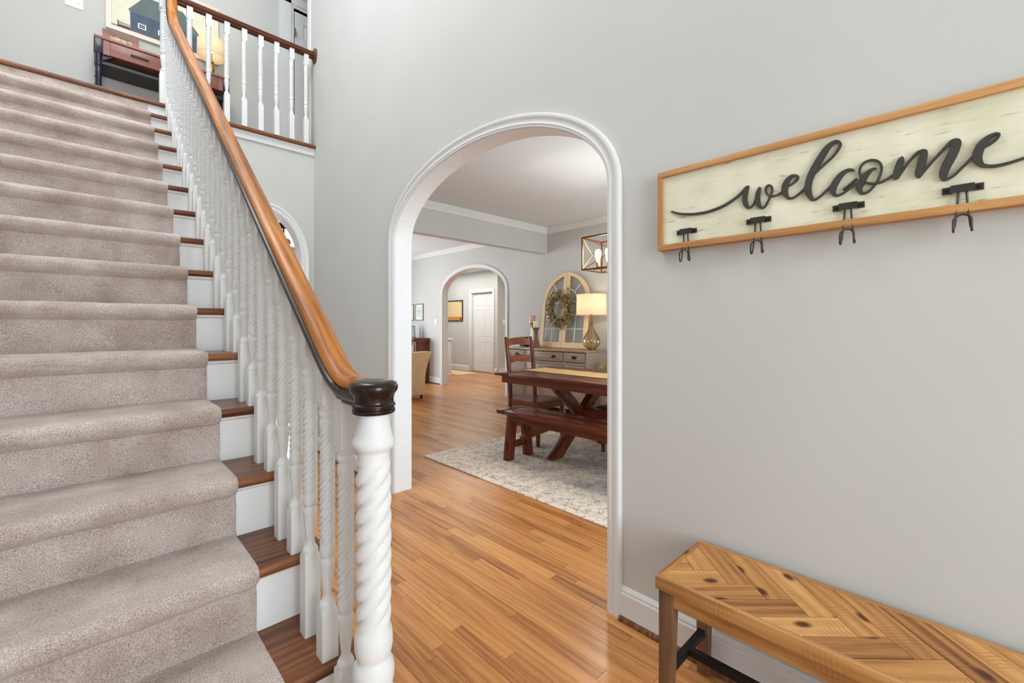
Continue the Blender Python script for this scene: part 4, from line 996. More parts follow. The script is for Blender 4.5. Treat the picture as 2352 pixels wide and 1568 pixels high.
# ladder-back chair, built at the origin facing -y
def make_chair(label, group=None):
    t = thing('dining_chair', label, 'chair', (0, 0, 0), group)
    # seat: scooped board
    mb = MB(); nx, ny = 12, 10; V = []
    for s_ in (1, 0):
        for i in range(nx+1):
            for j in range(ny+1):
                u = -1+2*i/nx; v = j/ny
                hw = .235-.03*v
                y = -.24+.45*v
                z = .452 if s_ else .418
                if s_: z -= .014*max(0, 1-(abs(u)*1.25)**2)*max(0, 1-((v-.62)*2.1)**2)+.010*max(0, (abs(u)-.9)*10*.1)+(.012*(1-v/.12) if v < .12 else 0)
                V.append((u*hw, y, z))
    k = (nx+1)*(ny+1); F = []
    for i in range(nx):
        for j in range(ny):
            q = i*(ny+1)+j
            F += [(q, q+1, q+ny+2, q+ny+1), (k+q, k+q+1, k+q+ny+2, k+q+ny+1)]
    for i in range(nx):
        for e in (0, ny): q = i*(ny+1)+e; F.append((q, q+ny+1, k+q+ny+1, k+q))
    for j in range(ny):
        for e in (0, nx): q = e*(ny+1)+j; F.append((q, q+1, k+q+1, k+q))
    obj('seat', mb.add(V, F), 'chair', t, smooth=True)
    for sx in (1, -1):
        # back post with its leg: raked back above the seat, rounded ear at the top
        prof = [(0, .235, .036), (.20, .212, .040), (.42, .200, .042), (.60, .208, .042), (.85, .232, .042), (1.02, .258, .042), (1.085, .270, .040), (1.106, .276, .028), (1.112, .279, .012)]
        R = []
        for z, y, d_ in prof:
            w2 = .017; c = sx*(.195-.0)
            R.append([(c-w2, y-d_/2, z), (c+w2, y-d_/2, z), (c+w2, y+d_/2, z), (c-w2, y+d_/2, z)])
        obj('post', MB().rings(R), 'chairz', t, bevel=.006)
        x = sx*.192
        a = .019; b_ = .015
        obj('leg', MB().rings([[(x+i*b_, -.205+j*b_, 0) for i, j in ((-1, -1), (1, -1), (1, 1), (-1, 1))], [(x+i*a, -.20+j*a, .419) for i, j in ((-1, -1), (1, -1), (1, 1), (-1, 1))]]), 'chairz', t, bevel=.004)
        obj('stretcher', MB().box(x-.009, x+.009, -.19, .21, .17, .195), 'chair', t)
        obj('seat_rail', MB().box(x-.010, x+.010, -.185, .185, .375, .4185), 'chair', t)
    obj('seat_rail', MB().box(-.175, .175, -.215, -.192, .375, .4185), 'chair', t)
    obj('stretcher', MB().box(-.185, .185, -.02, 0, .172, .194), 'chair', t)
    yz = lambda z: .208+(z-.60)*.12 if z < 1.0 else .256+(z-1.0)*.17
    for zc, hh in ((1.045, .075), (.855, .070), (.655, .062)):
        R = []; n = 12
        for i in range(n+1):
            u = -1+2*i/n; x = u*.180
            bow = .026*(1-u*u); ar = .020*(1-u*u)
            y = yz(zc)+bow
            z0 = zc-hh/2+ar*.8; z1 = zc+hh/2+ar
            R.append([(x, y-.007, z0), (x, y+.007, z0), (x, y+.007+.004, z1), (x, y-.007+.004, z1)])
        obj('slat', MB().rings(R), 'chair', t, smooth=True)
    return t
ch = make_chair('ladder-back wooden chair pulled up to the head of the dining table', 'dining chairs')
ch.location = (3.505, 3.252, RZ)
c2 = copy_tree(ch); c2['label'] = 'wooden dining chair on the far side of the table, mostly hidden by the arch'
c2.location = (3.86, 2.30, RZ); c2.rotation_euler = (0, 0, -PI/2)

# ------------------------------------------------------------------ sideboard and what stands on it
SBY0, SBY1, SBX0, SBX1, SBZ = 3.58, 5.10, 4.85, 5.335, .90
sb = thing('sideboard', 'taupe painted bow-front sideboard with dark pulls against the back wall', 'sideboard', ((SBX0+SBX1)/2, (SBY0+SBY1)/2, 0))
def bow(y, d=.055):
    a, b = 3.97, 4.71
    return SBX0-(d*math.sin(PI*(y-a)/(b-a)) if a < y < b else 0)
def plan(y0, y1, off, n=20, back=SBX1):
    return [(bow(y0+(y1-y0)*i/n)+off, y0+(y1-y0)*i/n) for i in range(n+1)]
obj('top', MB().prism(plan(SBY0-.012, SBY1+.012, -.022)+[(SBX1, SBY1+.012), (SBX1, SBY0-.012)], 'z', SBZ-.026, SBZ), 'taupe_top', sb, bevel=.004)
obj('body', MB().prism(plan(SBY0, SBY1, .018)+[(SBX1, SBY1), (SBX1, SBY0)], 'z', .10, SBZ-.026), 'groove', sb)
obj('side_panel', MB().box(SBX0+.02, SBX1-.03, SBY0-.006, SBY0, .12, SBZ-.03), 'taupe', sb)
for x in (SBX0+.004, SBX1-.034): obj('post', MB().box(x, x+.03, SBY0-.010, SBY0+.020, 0, SBZ-.026), 'taupe', sb, bevel=.003)
for y in (SBY1-.02,): 
    for x in (SBX0+.004, SBX1-.034): obj('post', MB().box(x, x+.03, y, y+.03, 0, SBZ-.026), 'taupe', sb, bevel=.003)
for y in (3.96, 4.70): obj('stile', MB().box(bow(y)+.0, bow(y)+.03, y, y+.022, .0, SBZ-.027), 'taupe', sb, bevel=.003)
obj('rail', MB().prism(plan(SBY0+.01, SBY1-.01, .004)+[(p[0]+.02, p[1]) for p in plan(SBY0+.01, SBY1-.01, .004)][::-1], 'z', .690, .722), 'taupe', sb)
obj('rail', MB().prism(plan(SBY0+.01, SBY1-.01, .004)+[(p[0]+.02, p[1]) for p in plan(SBY0+.01, SBY1-.01, .004)][::-1], 'z', .07, .13), 'taupe', sb)
def pull(parent, y, z, x):
    P = [(-.052, .012), (-.038, .016), (-.026, .010), (-.014, .020), (0, .026), (.014, .020), (.026, .010), (.038, .016), (.052, .012), (.036, -.004), (.020, -.014), (0, -.026), (-.020, -.014), (-.036, -.004)]
    o = obj('pull', MB().prism([(y+a, z+b) for a, b in P], 'x', x-.004, x), 'bronze', parent)
    obj('bail', MB().tube([(x-.006, y-.030, z+.006), (x-.016, y-.026, z-.006), (x-.020, y-.012, z-.014), (x-.020, y+.012, z-.014), (x-.016, y+.026, z-.006), (x-.006, y+.030, z+.006)], .0035, 6), 'bronze', o, smooth=True)
def front(name, y0, y1, z0, z1, pulls):
    o = obj(name, MB().prism(plan(y0, y1, -.006)+[(p[0]+.03, p[1]) for p in plan(y0, y1, -.006)][::-1], 'z', z0, z1), 'taupe', sb, bevel=.003)
    b = .028
    mb = MB()
    for a0, a1, c0, c1 in ((y0+b, y1-b, z1-b-.004, z1-b), (y0+b, y1-b, z0+b, z0+b+.004)):
        mb.prism(plan(a0, a1, -.0072)+[(p[0]+.004, p[1]) for p in plan(a0, a1, -.0072)][::-1], 'z', c0, c1)
    for yy in (y0+b, y1-b-.004): mb.box(bow(yy)-.0072, bow(yy)-.003, yy, yy+.004, z0+b, z1-b)
    obj('groove', mb, 'groove', o)
    for y in pulls: pull(o, y, (z0+z1)/2, bow(y)-.006)
front('drawer', 3.608, 3.952, .735, .862, [3.78])
front('drawer', 3.990, 4.692, .735, .862, [4.13, 4.55])
front('drawer', 4.730, 5.072, .735, .862, [4.90])
for a, b in ((3.608, 3.952), (3.990, 4.338), (4.344, 4.692), (4.730, 5.072)): front('door', a, b, .138, .684, [])

# arched window frame leaning on the wall
wf_lean = math.radians(8.0); WX, WY, WH = 5.155, 4.275, 1.165
aw = thing('arched_window_frame', 'cream arched window frame leaning on the wall above the sideboard', 'window frame', (WX, WY, SBZ))
def wmap(s, h, d):      # s along +y from the centre, h up the frame, d towards the room
    return (WX+h*math.sin(wf_lean)-d*math.cos(wf_lean)+.03, WY+s, SBZ+.001+h*math.cos(wf_lean)+d*math.sin(wf_lean))
WA, WSP = .445, .70        # half width, spring line
WB = WH-WSP
def half_path(a, b, n=16): return [(a*math.cos(PI/2*i/n), WSP+b*math.sin(PI/2*i/n)) for i in range(n+1)]
def ribbon(path_o, path_i, d0, d1, sgn):
    R = []
    for (so, ho), (si, hi) in zip(path_o, path_i):
        R.append([wmap(sgn*so, ho, d0), wmap(sgn*si, hi, d0), wmap(sgn*si, hi, d1), wmap(sgn*so, ho, d1)])
    return MB().rings(R)
fw_ = .058
for sgn in (1, -1):
    po = [(WA, 0)]+half_path(WA, WB); pi_ = [(WA-fw_, 0)]+half_path(WA-fw_, WB-fw_)
    po = [p for p in po if p[0] > .03]; pi_ = pi_[:len(po)]
    po.append((.002, WH-.0008)); pi_.append((.002, WH-fw_-.001))
    obj('outer_stile', ribbon(po, pi_, 0, .032, sgn), 'cream', aw, smooth=False)
    def wbox(s0, s1, h0, h1, d0, d1, name='x', mat='cream'):
        return obj(name, MB().hexa([wmap(s0, h0, d0), wmap(s1, h0, d0), wmap(s1, h1, d0), wmap(s0, h1, d0), wmap(s0, h0, d1), wmap(s1, h0, d1), wmap(s1, h1, d1), wmap(s0, h1, d1)]), mat, aw)
    wbox(sgn*.002, sgn*.056, 0, WH-.056, .001, .033, 'meeting_stile')
    wbox(sgn*.056, sgn*(WA-fw_), 0, .085, .001, .032, 'bottom_rail')
    c0, c1 = .056, WA-fw_
    mc = (c0+c1)/2; mw = .006
    wbox(sgn*(mc-mw), sgn*(mc+mw), .085, .72, .010, .022, 'muntin', 'white')
    for h in (.29, .50, .70): wbox(sgn*c0, sgn*c1, h-mw, h+mw, .009, .021, 'muntin', 'white')
    pin = [(mc*math.cos(PI/2*i/12), .72+.19*math.sin(PI/2*i/12)) for i in range(12)]
    pin = [p for p in pin if p[0] > .05]
    obj('muntin', ribbon([(p[0]+mw, p[1]+.006) for p in pin], [(p[0]-mw, p[1]-.006) for p in pin], .010, .022, sgn), 'white', aw)
    a = math.radians(45)
    p, q = (mc*math.cos(a), .72+.19*math.sin(a)), ((WA-fw_)*math.cos(a), WSP+(WB-fw_)*math.sin(a))
    obj('muntin', MB().beam(wmap(sgn*p[0], p[1], .016), wmap(sgn*q[0], q[1], .016), .012, .012), 'white', aw)
    # panes
    for s0, s1 in ((c0, mc), (mc, c1)):
        for h0, h1 in ((.085, .29), (.29, .50), (.50, .70)):
            wbox(sgn*(s0+.004), sgn*(s1-.004), h0+.004, h1-.004, .013, .016, 'pane', 'pane')
    tp = [(c0+.002, .705)]+[((WA-fw_-.002)*math.cos(PI/2*i/12), WSP+(WB-fw_-.002)*math.sin(PI/2*i/12)) for i in range(13)]
    tp = [tp[0]]+[p for p in tp[1:] if p[0] > c0]+[(c0+.002, WSP+(WB-fw_)*.98)]
    k = len(tp)
    obj('pane', MB().add([wmap(sgn*s, h, .013) for s, h in tp]+[wmap(sgn*s, h, .016) for s, h in tp], [tuple(range(k)), tuple(range(k, 2*k))]+[(i, (i+1) % k, k+(i+1) % k, k+i) for i in range(k)]), 'pane', aw)

# wreath hanging on the frame
wc = wmap(.025, .585, .095); wr = thing('wreath', 'dried leaf and berry wreath hanging on the cream window frame', 'wreath', wc)
rnd = random.Random(5)
ry, rz = .155, .175
mb = MB()
for q in range(3): mb.tube([(wc[0]+.008*math.sin(5*t+q*2.1), wc[1]+(ry+.012*math.cos(7*t+q*2.1))*math.cos(t), wc[2]+(rz+.012*math.sin(6*t+q))*math.sin(t)) for t in [2*PI*i/48 for i in range(48)]], .009, 6, True)
obj('twig_ring', mb, 'twig', wr, smooth=True)
lf, bb = MB(), MB()
for i in range(900):
    t = rnd.uniform(0, 2*PI); rr = rnd.gauss(1.14, .22); a = rnd.uniform(0, 2*PI)
    p = Vector((wc[0]+rnd.uniform(-.05, .03), wc[1]+ry*rr*math.cos(t), wc[2]+rz*rr*math.sin(t)))
    d_ = Vector((rnd.uniform(-.8, .1), math.cos(t)*.7+rnd.uniform(-.8, .8), math.sin(t)*.7+rnd.uniform(-.8, .8))).normalized()
    s_ = d_.cross(Vector((rnd.uniform(-1, 1), rnd.uniform(-1, 1), rnd.uniform(-1, 1)))).normalized(); n3 = d_.cross(s_)
    L = rnd.uniform(.034, .060); w2 = L*.30
    if i % 9 == 0:
        bb.sphere(p+d_*.02, rnd.uniform(.006, .010), 8, 5); continue
    lf.add([p, p+d_*L*.35+s_*w2+n3*.003, p+d_*L*.7+s_*w2*.8, p+d_*L, p+d_*L*.7-s_*w2*.8, p+d_*L*.35-s_*w2+n3*.003, p+d_*L*.5+n3*.006], [(0, 1, 6), (1, 2, 6), (2, 3, 6), (3, 4, 6), (4, 5, 6), (5, 0, 6)])
o = obj('leaves', lf, 'leaf', wr); o['kind'] = 'stuff'
o = obj('berries', bb, 'berry', wr, smooth=True); o['kind'] = 'stuff'

# glass lamp on the sideboard
LX, LY = 5.03, 3.625
lp = thing('table_lamp', 'amber glass table lamp with a lit drum shade on the sideboard', 'lamp', (LX, LY, SBZ))
obj('base', MB().lathe(LX, LY, [(.064, SBZ+.0005), (.066, SBZ+.004), (.066, SBZ+.020), (.060, SBZ+.024), (.030, SBZ+.026)], 32), 'gold', lp, smooth=True)
gp = [(.050, .026), (.085, .045), (.112, .080), (.122, .120), (.112, .165), (.085, .215), (.058, .260), (.036, .305), (.024, .345), (.020, .365)]
prof = catmull([(r, SBZ+z, 0) for r, z in gp], 3)
obj('glass_body', MB().lathe(LX, LY, [(p[0], p[1]) for p in prof], 40, fn=lambda r, z, t: r*(1+.02*math.cos(14*(t+z*6))), caps=False), 'amber', lp, smooth=True)
obj('stem', MB().lathe(LX, LY, [(.006, SBZ+.026), (.006, SBZ+.36), (.022, SBZ+.362), (.025, SBZ+.372), (.018, SBZ+.50), (.010, SBZ+.505), (.010, SBZ+.52)], 20), 'gold', lp, smooth=True)
S0, S1 = SBZ+.492, SBZ+.772
R_ = .205
obj('lamp_shade', MB().lathe(LX, LY, [(R_, S0), (R_*.985, S1)], 48, caps=False), 'shade', lp, smooth=True)
for z, r in ((S0, R_), (S1, R_*.985)): obj('shade_ring', MB().tube([(LX+r*math.cos(2*PI*i/48), LY+r*math.sin(2*PI*i/48), z) for i in range(48)], .0025, 6, True), 'cream', lp, smooth=True)
obj('bulb', MB().sphere((LX, LY, SBZ+.61), .028, 14, 10, 1.3), 'bulb_dim', lp, smooth=True)
point('table_lamp_bulb', (LX, LY, SBZ+.64), 4.5, WARM, .035)

# candle holders and candles
CX0, CY0 = 5.06, 4.70
chd = obj('candle_holder', MB().lathe(CX0, CY0, [(.070, SBZ+.0005), (.070, SBZ+.025), (.060, SBZ+.035), (.062, SBZ+.055), (.050, SBZ+.085), (.048, SBZ+.100), (.034, SBZ+.115), (.030, SBZ+.16), (.032, SBZ+.20), (.026, SBZ+.215), (.036, SBZ+.235), (.036, SBZ+.25), (.030, SBZ+.262), (.048, SBZ+.285), (.058, SBZ+.298), (.058, SBZ+.310)], 24), 'carved', base=(CX0, CY0, SBZ), smooth=True)
tag(chd, 'carved grey wooden candle holder in front of the window frame', 'candle holder')
tag(obj('candle', MB().lathe(CX0, CY0, [(.043, SBZ+.3105), (.044, SBZ+.40), (.041, SBZ+.406), (.030, SBZ+.402), (.003, SBZ+.401), (.002, SBZ+.415)], 24), 'candle1', base=(CX0, CY0, SBZ+.3105), smooth=True), 'ivory pillar candle on the carved wooden holder', 'candle')
CX1, CY1 = 5.19, 4.90
tag(obj('candle_holder', MB().lathe(CX1, CY1, [(.052, SBZ+.0005), (.052, SBZ+.012), (.030, SBZ+.02), (.026, SBZ+.06), (.032, SBZ+.09), (.022, SBZ+.12), (.030, SBZ+.16), (.022, SBZ+.20), (.028, SBZ+.25), (.018, SBZ+.29), (.030, SBZ+.36), (.058, SBZ+.385), (.058, SBZ+.395)], 24), 'mercury', base=(CX1, CY1, SBZ), smooth=True), 'tall silvery glass candle holder behind the ivory candle', 'candle holder')
tag(obj('candle', MB().lathe(CX1, CY1, [(.048, SBZ+.3955), (.048, SBZ+.50), (.046, SBZ+.505), (.034, SBZ+.502), (.003, SBZ+.50), (.002, SBZ+.512)], 24), 'candle2', base=(CX1, CY1, SBZ+.3955), smooth=True), 'pink pillar candle on the tall silvery holder', 'candle')
bxo = thing('black_box', 'small black box at the left end of the sideboard', 'box', (5.16, 5.04, SBZ))
obj('body', MB().box(5.10, 5.22, 4.975, 5.105, SBZ+.0005, SBZ+.125), 'black', bxo, bevel=.004)
obj('lid', MB().box(5.096, 5.224, 4.971, 5.109, SBZ+.126, SBZ+.155), 'black', bxo, bevel=.004)

# plant on a pot beside the sideboard (only a tuft shows at the arch edge)
pt = thing('potted_plant', 'yellow-green plant beside the sideboard at the arch edge', 'plant', (5.02, 3.30, 0))
obj('pot', MB().lathe(5.02, 3.30, [(.09, .001), (.12, .28), (.135, .57), (.14, .59), (.125, .59), (.11, .52)], 28), 'clay', pt, smooth=True)
mb = MB(); rnd = random.Random(9)
for i in range(150):
    t = rnd.uniform(0, 2*PI); ph = rnd.uniform(.1, 1.45)
    d_ = Vector((math.cos(t)*math.cos(ph), math.sin(t)*math.cos(ph), math.sin(ph))); p = Vector((5.02, 3.30, .585))+d_*rnd.uniform(.05, .17)
    s_ = d_.cross(Vector((rnd.uniform(-1, 1), rnd.uniform(-1, 1), .3))).normalized(); L = .055
    mb.add([p, p+d_*L*.5+s_*.016, p+d_*L, p+d_*L*.5-s_*.016], [(0, 1, 2), (0, 2, 3)])
o = obj('leaves', mb, 'green', pt); o['kind'] = 'stuff'

# lantern chandelier over the table
HX0, HX1, HY0, HY1, HZ0, HZ1 = 3.40, 3.72, 1.845, 2.555, 1.778, 2.082
cd = thing('lantern_chandelier', 'open box lantern chandelier with crossed bars and lit bulbs over the table', 'chandelier', ((HX0+HX1)/2, (HY0+HY1)/2, HZ0))
mb = MB(); b = .0065
cor = [(x, y) for x in (HX0, HX1) for y in (HY0, HY1)]
for x, y in cor: mb.box(x-b, x+b, y-b, y+b, HZ0-b, HZ1+b)
for z in (HZ0, HZ1):
    for y in (HY0, HY1): mb.box(HX0+b, HX1-b, y-b, y+b, z-b, z+b)
    for x in (HX0, HX1): mb.box(x-b, x+b, HY0+b, HY1-b, z-b, z+b)
obj('cage', mb, 'cage', cd)
for x in (HX0, HX1):
    obj('cross_bar', MB().tube([(x, HY0, HZ0), (x, HY1, HZ1)], .0032, 6), 'gold', cd)
    obj('cross_bar', MB().tube([(x, HY0, HZ1), (x, HY1, HZ0)], .0032, 6), 'gold', cd)
for y in (HY0, HY1):
    obj('cross_bar', MB().tube([(HX0, y, HZ0), (HX1, y, HZ1)], .0032, 6), 'gold', cd)
    obj('cross_bar', MB().tube([(HX0, y, HZ1), (HX1, y, HZ0)], .0032, 6), 'gold', cd)
hx, hy = (HX0+HX1)/2, (HY0+HY1)/2
obj('arm', MB().box(hx-.007, hx+.007, HY0+.02, HY1-.02, HZ0+.012, HZ0+.026).box(HX0, HX1, hy-.006, hy+.006, HZ0-.004, HZ0+.010), 'gold', cd)
obj('stem', MB().lathe(hx, hy, [(.007, HZ0+.01), (.007, ZC-.03), (.055, ZC-.03), (.06, ZC-.012), (.06, ZC-.001)], 16), 'gold', cd, smooth=True)
for y in (2.487, 2.372, 2.028, 1.913):
    so = obj('socket', MB().lathe(hx, y, [(.007, HZ0+.026), (.010, HZ0+.034), (.018, HZ0+.040), (.020, HZ0+.075), (.017, HZ0+.080)], 16), 'gold', cd, smooth=True)
    z0 = HZ0+.08
    bu = catmull([(.012, z0), (.018, z0+.02), (.028, z0+.065), (.030, z0+.095), (.022, z0+.118), (.001, z0+.128)], 3)
    obj('bulb', MB().lathe(hx, y, [(max(p[0], .001), p[1]) for p in bu], 18), 'bulb', cd, smooth=True)
point('chandelier_glow', (hx, hy+.17, HZ0+.15), 22, (1, .94, .86), .08)

# ------------------------------------------------------------------ living room beyond
ac = thing('armchair', 'tan upholstered armchair with flared back just inside the arch', 'armchair', (3.80, 6.72, 0))
sil = [(3.42, .07), (4.12, .07), (4.125, .30), (4.14, .46), (4.175, .58), (4.225, .70), (4.262, .775), (4.255, .795), (4.15, .800), (3.80, .790), (3.45, .800), (3.345, .795), (3.338, .775), (3.375, .70), (3.40, .58), (3.41, .46), (3.415, .30)]
obj('back', MB().prism(sil, 'y', 6.38, 6.52), 'tan', ac, bevel=.018, seg=3)
obj('seat', MB().box(3.50, 4.04, 6.52, 7.10, .12, .42), 'tan', ac, bevel=.03, seg=3)
for x in (3.42, 4.02): obj('arm', MB().box(x, x+.11, 6.50, 7.08, .10, .58), 'tan', ac, bevel=.03, seg=3)
for x in (3.48, 4.07):
    for y in (6.42, 7.03): obj('foot', MB().lathe(x, y, [(.018, 0), (.026, .075)], 14), 'black', ac, smooth=True)
pc = MB().sphere((3.55, 6.62, .62), .20, 20, 14, 1.05); pc.v = [(p[0], 6.60+(p[1]-6.62)*.35, p[2]+.015) for p in pc.v]
tag(obj('throw_pillow', pc, 'cushion', base=(3.55, 6.62, .42), smooth=True), 'patterned tan pillow peeking over the armchair back', 'pillow')

kb = thing('corner_cabinet', 'dark wooden cabinet with a moulded top against the living room wall', 'cabinet', (5.12, 8.62, 0))
KX0, KX1, KY0, KY1 = 4.97, 5.334, 8.10, 9.15
obj('body', MB().box(KX0+.03, KX1, KY0+.02, KY1-.02, .06, .86), 'cabinet', kb)
obj('cornice', MB().prism([(KX1, .86), (KX0+.02, .86), (KX0+.02, .89), (KX0-.01, .92), (KX0-.015, .935), (KX0-.03, .945), (KX0-.03, .965), (KX1, .965)], 'y', KY0-.015, KY1+.01), 'cabinet', kb, bevel=.003)
obj('plinth', MB().box(KX0+.01, KX1, KY0, KY1, 0, .10), 'cabinet', kb, bevel=.004)
obj('side_panel', MB().box(KX0+.09, KX1-.05, KY0+.008, KY0+.02, .18, .78), 'cabinet', kb, bevel=.003)
for x in (KX0+.03, KX1-.05): obj('post', MB().box(x, x+.045, KY0+.004, KY0+.03, .10, .86), 'cabinet', kb, bevel=.004)
for y in (KY0+.06, (KY0+KY1)/2+.01): obj('door', MB().box(KX0+.015, KX0+.03, y, y+.46, .14, .82), 'cabinet', kb, bevel=.004)
fr = thing('standing_frame', 'blue standing photo frame on the living room cabinet', 'photo frame', (5.10, 8.55, .965))
for i, yy in enumerate((8.44, 8.56)):
    def L3(d, s_, h): return (5.10+s_, yy+.10*h+d, .9655+h)
    nm = 'frame' if i else 'front_frame'
    obj('picture_frame', MB().hexa([L3(0, -.10, 0), L3(0, .10, 0), L3(0, .10, .26), L3(0, -.10, .26), L3(.015, -.10, .002), L3(.015, .10, .002), L3(.015, .10, .262), L3(.015, -.10, .262)]), 'blue', fr)
    obj('photo', MB().hexa([L3(-.002, -.08, .02), L3(-.002, .08, .02), L3(-.002, .08, .24), L3(-.002, -.08, .24), L3(0, -.08, .02), L3(0, .08, .02), L3(0, .08, .24), L3(0, -.08, .24)]), 'print_glass', fr)
obj('easel_leg', MB().tube([(5.10, 8.60, 1.13), (5.10, 8.72, .967)], .004, 6), 'bronze', fr)
def wall_picture(y0, y1, z0, z1, label):
    t = thing('wall_picture', label, 'picture', (XB, (y0+y1)/2, z0), 'framed prints above the cabinet')
    x = XB
    b = .022
    mb = MB().box(x-.02, x-.001, y0, y0+b, z0, z1).box(x-.02, x-.001, y1-b, y1, z0, z1).box(x-.02, x-.001, y0+b, y1-b, z0, z0+b).box(x-.02, x-.001, y0+b, y1-b, z1-b, z1)
    obj('frame', mb, 'silver', t)
    obj('mat', MB().box(x-.012, x-.002, y0+b, y1-b, z0+b, z1-b), 'mat_print', t)
    obj('print', MB().box(x-.0135, x-.0115, y0+.065, y1-.065, z0+.065, z1-.065), 'print_glass', t)
    obj('bar', MB().box(x-.0145, x-.0134, y0+.065, y1-.065, (z0+z1)/2+.02, (z0+z1)/2+.032), 'silver', t)
wall_picture(8.35, 8.665, 1.345, 1.72, 'small silver framed print beside the light switch')
wall_picture(8.735, 9.05, 1.345, 1.72, 'small silver framed print cut off by the big arch')
def switch(name, fm, w, h, label, n=1):
    """fm(s, z, d): s sideways, z up, d out of the wall"""
    def hx(mb, s0, s1, z0, z1, d0, d1): return mb.hexa([fm(s0, z0, d0), fm(s1, z0, d0), fm(s1, z1, d0), fm(s0, z1, d0), fm(s0, z0, d1), fm(s1, z0, d1), fm(s1, z1, d1), fm(s0, z1, d1)])
    t = tag(obj(name, hx(MB(), -w/2, w/2, 0, h, .0005, .006), 'plastic', base=fm(0, 0, 0), bevel=.002), label, 'switch')
    for i in range(n):
        s = (i-(n-1)/2)*w/n
        obj('toggle', hx(MB(), s-.005, s+.005, h/2-.012, h/2+.012, .006, .014), 'plastic', t)
switch('light_switch', lambda s, z, d: (XB-d, 7.875+s, 1.255+z), .075, .118, 'white light switch on the wall left of the far arch')
switch('light_switch', lambda s, z, d: (7.70+s, 8.27-d, 1.265+z), .10, .118, 'white light switch on the pale wall by the pantry door')
switch('light_switch', lambda s, z, d: (-.083+s, YU-d, 4.174+z), .122, .118, 'white double switch plate on the wall at the top of the stairs', 2)
# pendant light seen through the narrow arch
GX, GY = 2.19, 7.35
gl = thing('ceiling_light', 'bronze ceiling light with white glass seen through the narrow arch', 'ceiling light', (GX, GY, 2.30))
obj('canopy', MB().lathe(GX, GY, [(.09, 2.72), (.12, 2.75), (.12, ZC-.001)], 28), 'bronze', gl, smooth=True)
obj('rod', MB().lathe(GX, GY, [(.012, 2.56), (.012, 2.72)], 12), 'bronze', gl, smooth=True)
obj('fitter', MB().lathe(GX, GY, [(.10, 2.50), (.105, 2.52), (.09, 2.57), (.03, 2.60), (.012, 2.61)], 28), 'gold', gl, smooth=True)
for q, r in ((2.465, .085), (2.425, .082), (2.385, .076)): obj('glass_ring', MB().lathe(GX, GY, [(r*.6, q-.016), (r, q-.006), (r, q+.010), (r*.7, q+.016)], 28), 'plastic', gl, smooth=True)
obj('glass_bowl', MB().lathe(GX, GY, [(.001, 2.27), (.04, 2.28), (.068, 2.31), (.074, 2.345), (.05, 2.365)], 28), emit('lit_opal', (1, .96, .9, 1), 2.0), gl, smooth=True)

# ------------------------------------------------------------------ kitchen glimpse
kc = thing('kitchen_counter', 'white kitchen cabinet end with a pale countertop behind the far arch', 'cabinet', (6.25, 9.7, 0))
obj('body', MB().box(5.9, 6.53, 8.93, 10.9, .0, .87), 'white', kc)
obj('end_panel', MB().box(5.95, 6.48, 8.918, 8.93, .12, .83), 'white', kc, bevel=.003)
obj('countertop', MB().box(5.87, 6.57, 8.895, 10.9, .872, .91), 'mat_print', kc, bevel=.004)
tag(obj('kitchen_mat', MB().box(6.62, 7.25, 8.80, 10.1, 0, .008), 'jute', base=(6.93, 9.45, 0)), 'tan woven mat on the kitchen floor', 'mat')
ca = thing('wall_calendar', 'dark framed dry-erase calendar on the pantry wall', 'calendar', (XK, 10.05, 1.34))
y0, y1, z0, z1 = 9.69, 10.42, 1.345, 1.935
obj('frame', MB().box(XK-.022, XK-.001, y0, y0+.03, z0, z1).box(XK-.022, XK-.001, y1-.03, y1, z0, z1).box(XK-.022, XK-.001, y0+.03, y1-.03, z0, z0+.03).box(XK-.022, XK-.001, y0+.03, y1-.03, z1-.03, z1), 'darkframe', ca)
obj('paper', MB().box(XK-.012, XK-.002, y0+.03, y1-.03, z0+.13, z1-.03), 'paper', ca)
obj('cork_strip', MB().box(XK-.012, XK-.002, y0+.03, y1-.03, z0+.03, z0+.128), 'cork', ca)
mb = MB()
for i in range(8): yy = y0+.05+(y1-y0-.10)*i/7; mb.box(XK-.0126, XK-.0119, yy-.0012, yy+.0012, z0+.15, z1-.10)
for i in range(6): zz = z0+.15+(z1-z0-.25)*i/5; mb.box(XK-.0126, XK-.0119, y0+.05, y1-.05, zz-.0012, zz+.0012)
obj('grid_lines', mb, 'silver', ca)
mb = MB().box(XK-.013, XK-.0119, y0+.05, y0+.16, z1-.07, z1-.055)
for a, b in ((.05, .05), (.09, .065), (.12, .045)): mb.box(XK-.014, XK-.0119, y0+a, y0+a+.03, z0+b, z0+b+.035)
obj('marks', mb, 'black', ca)

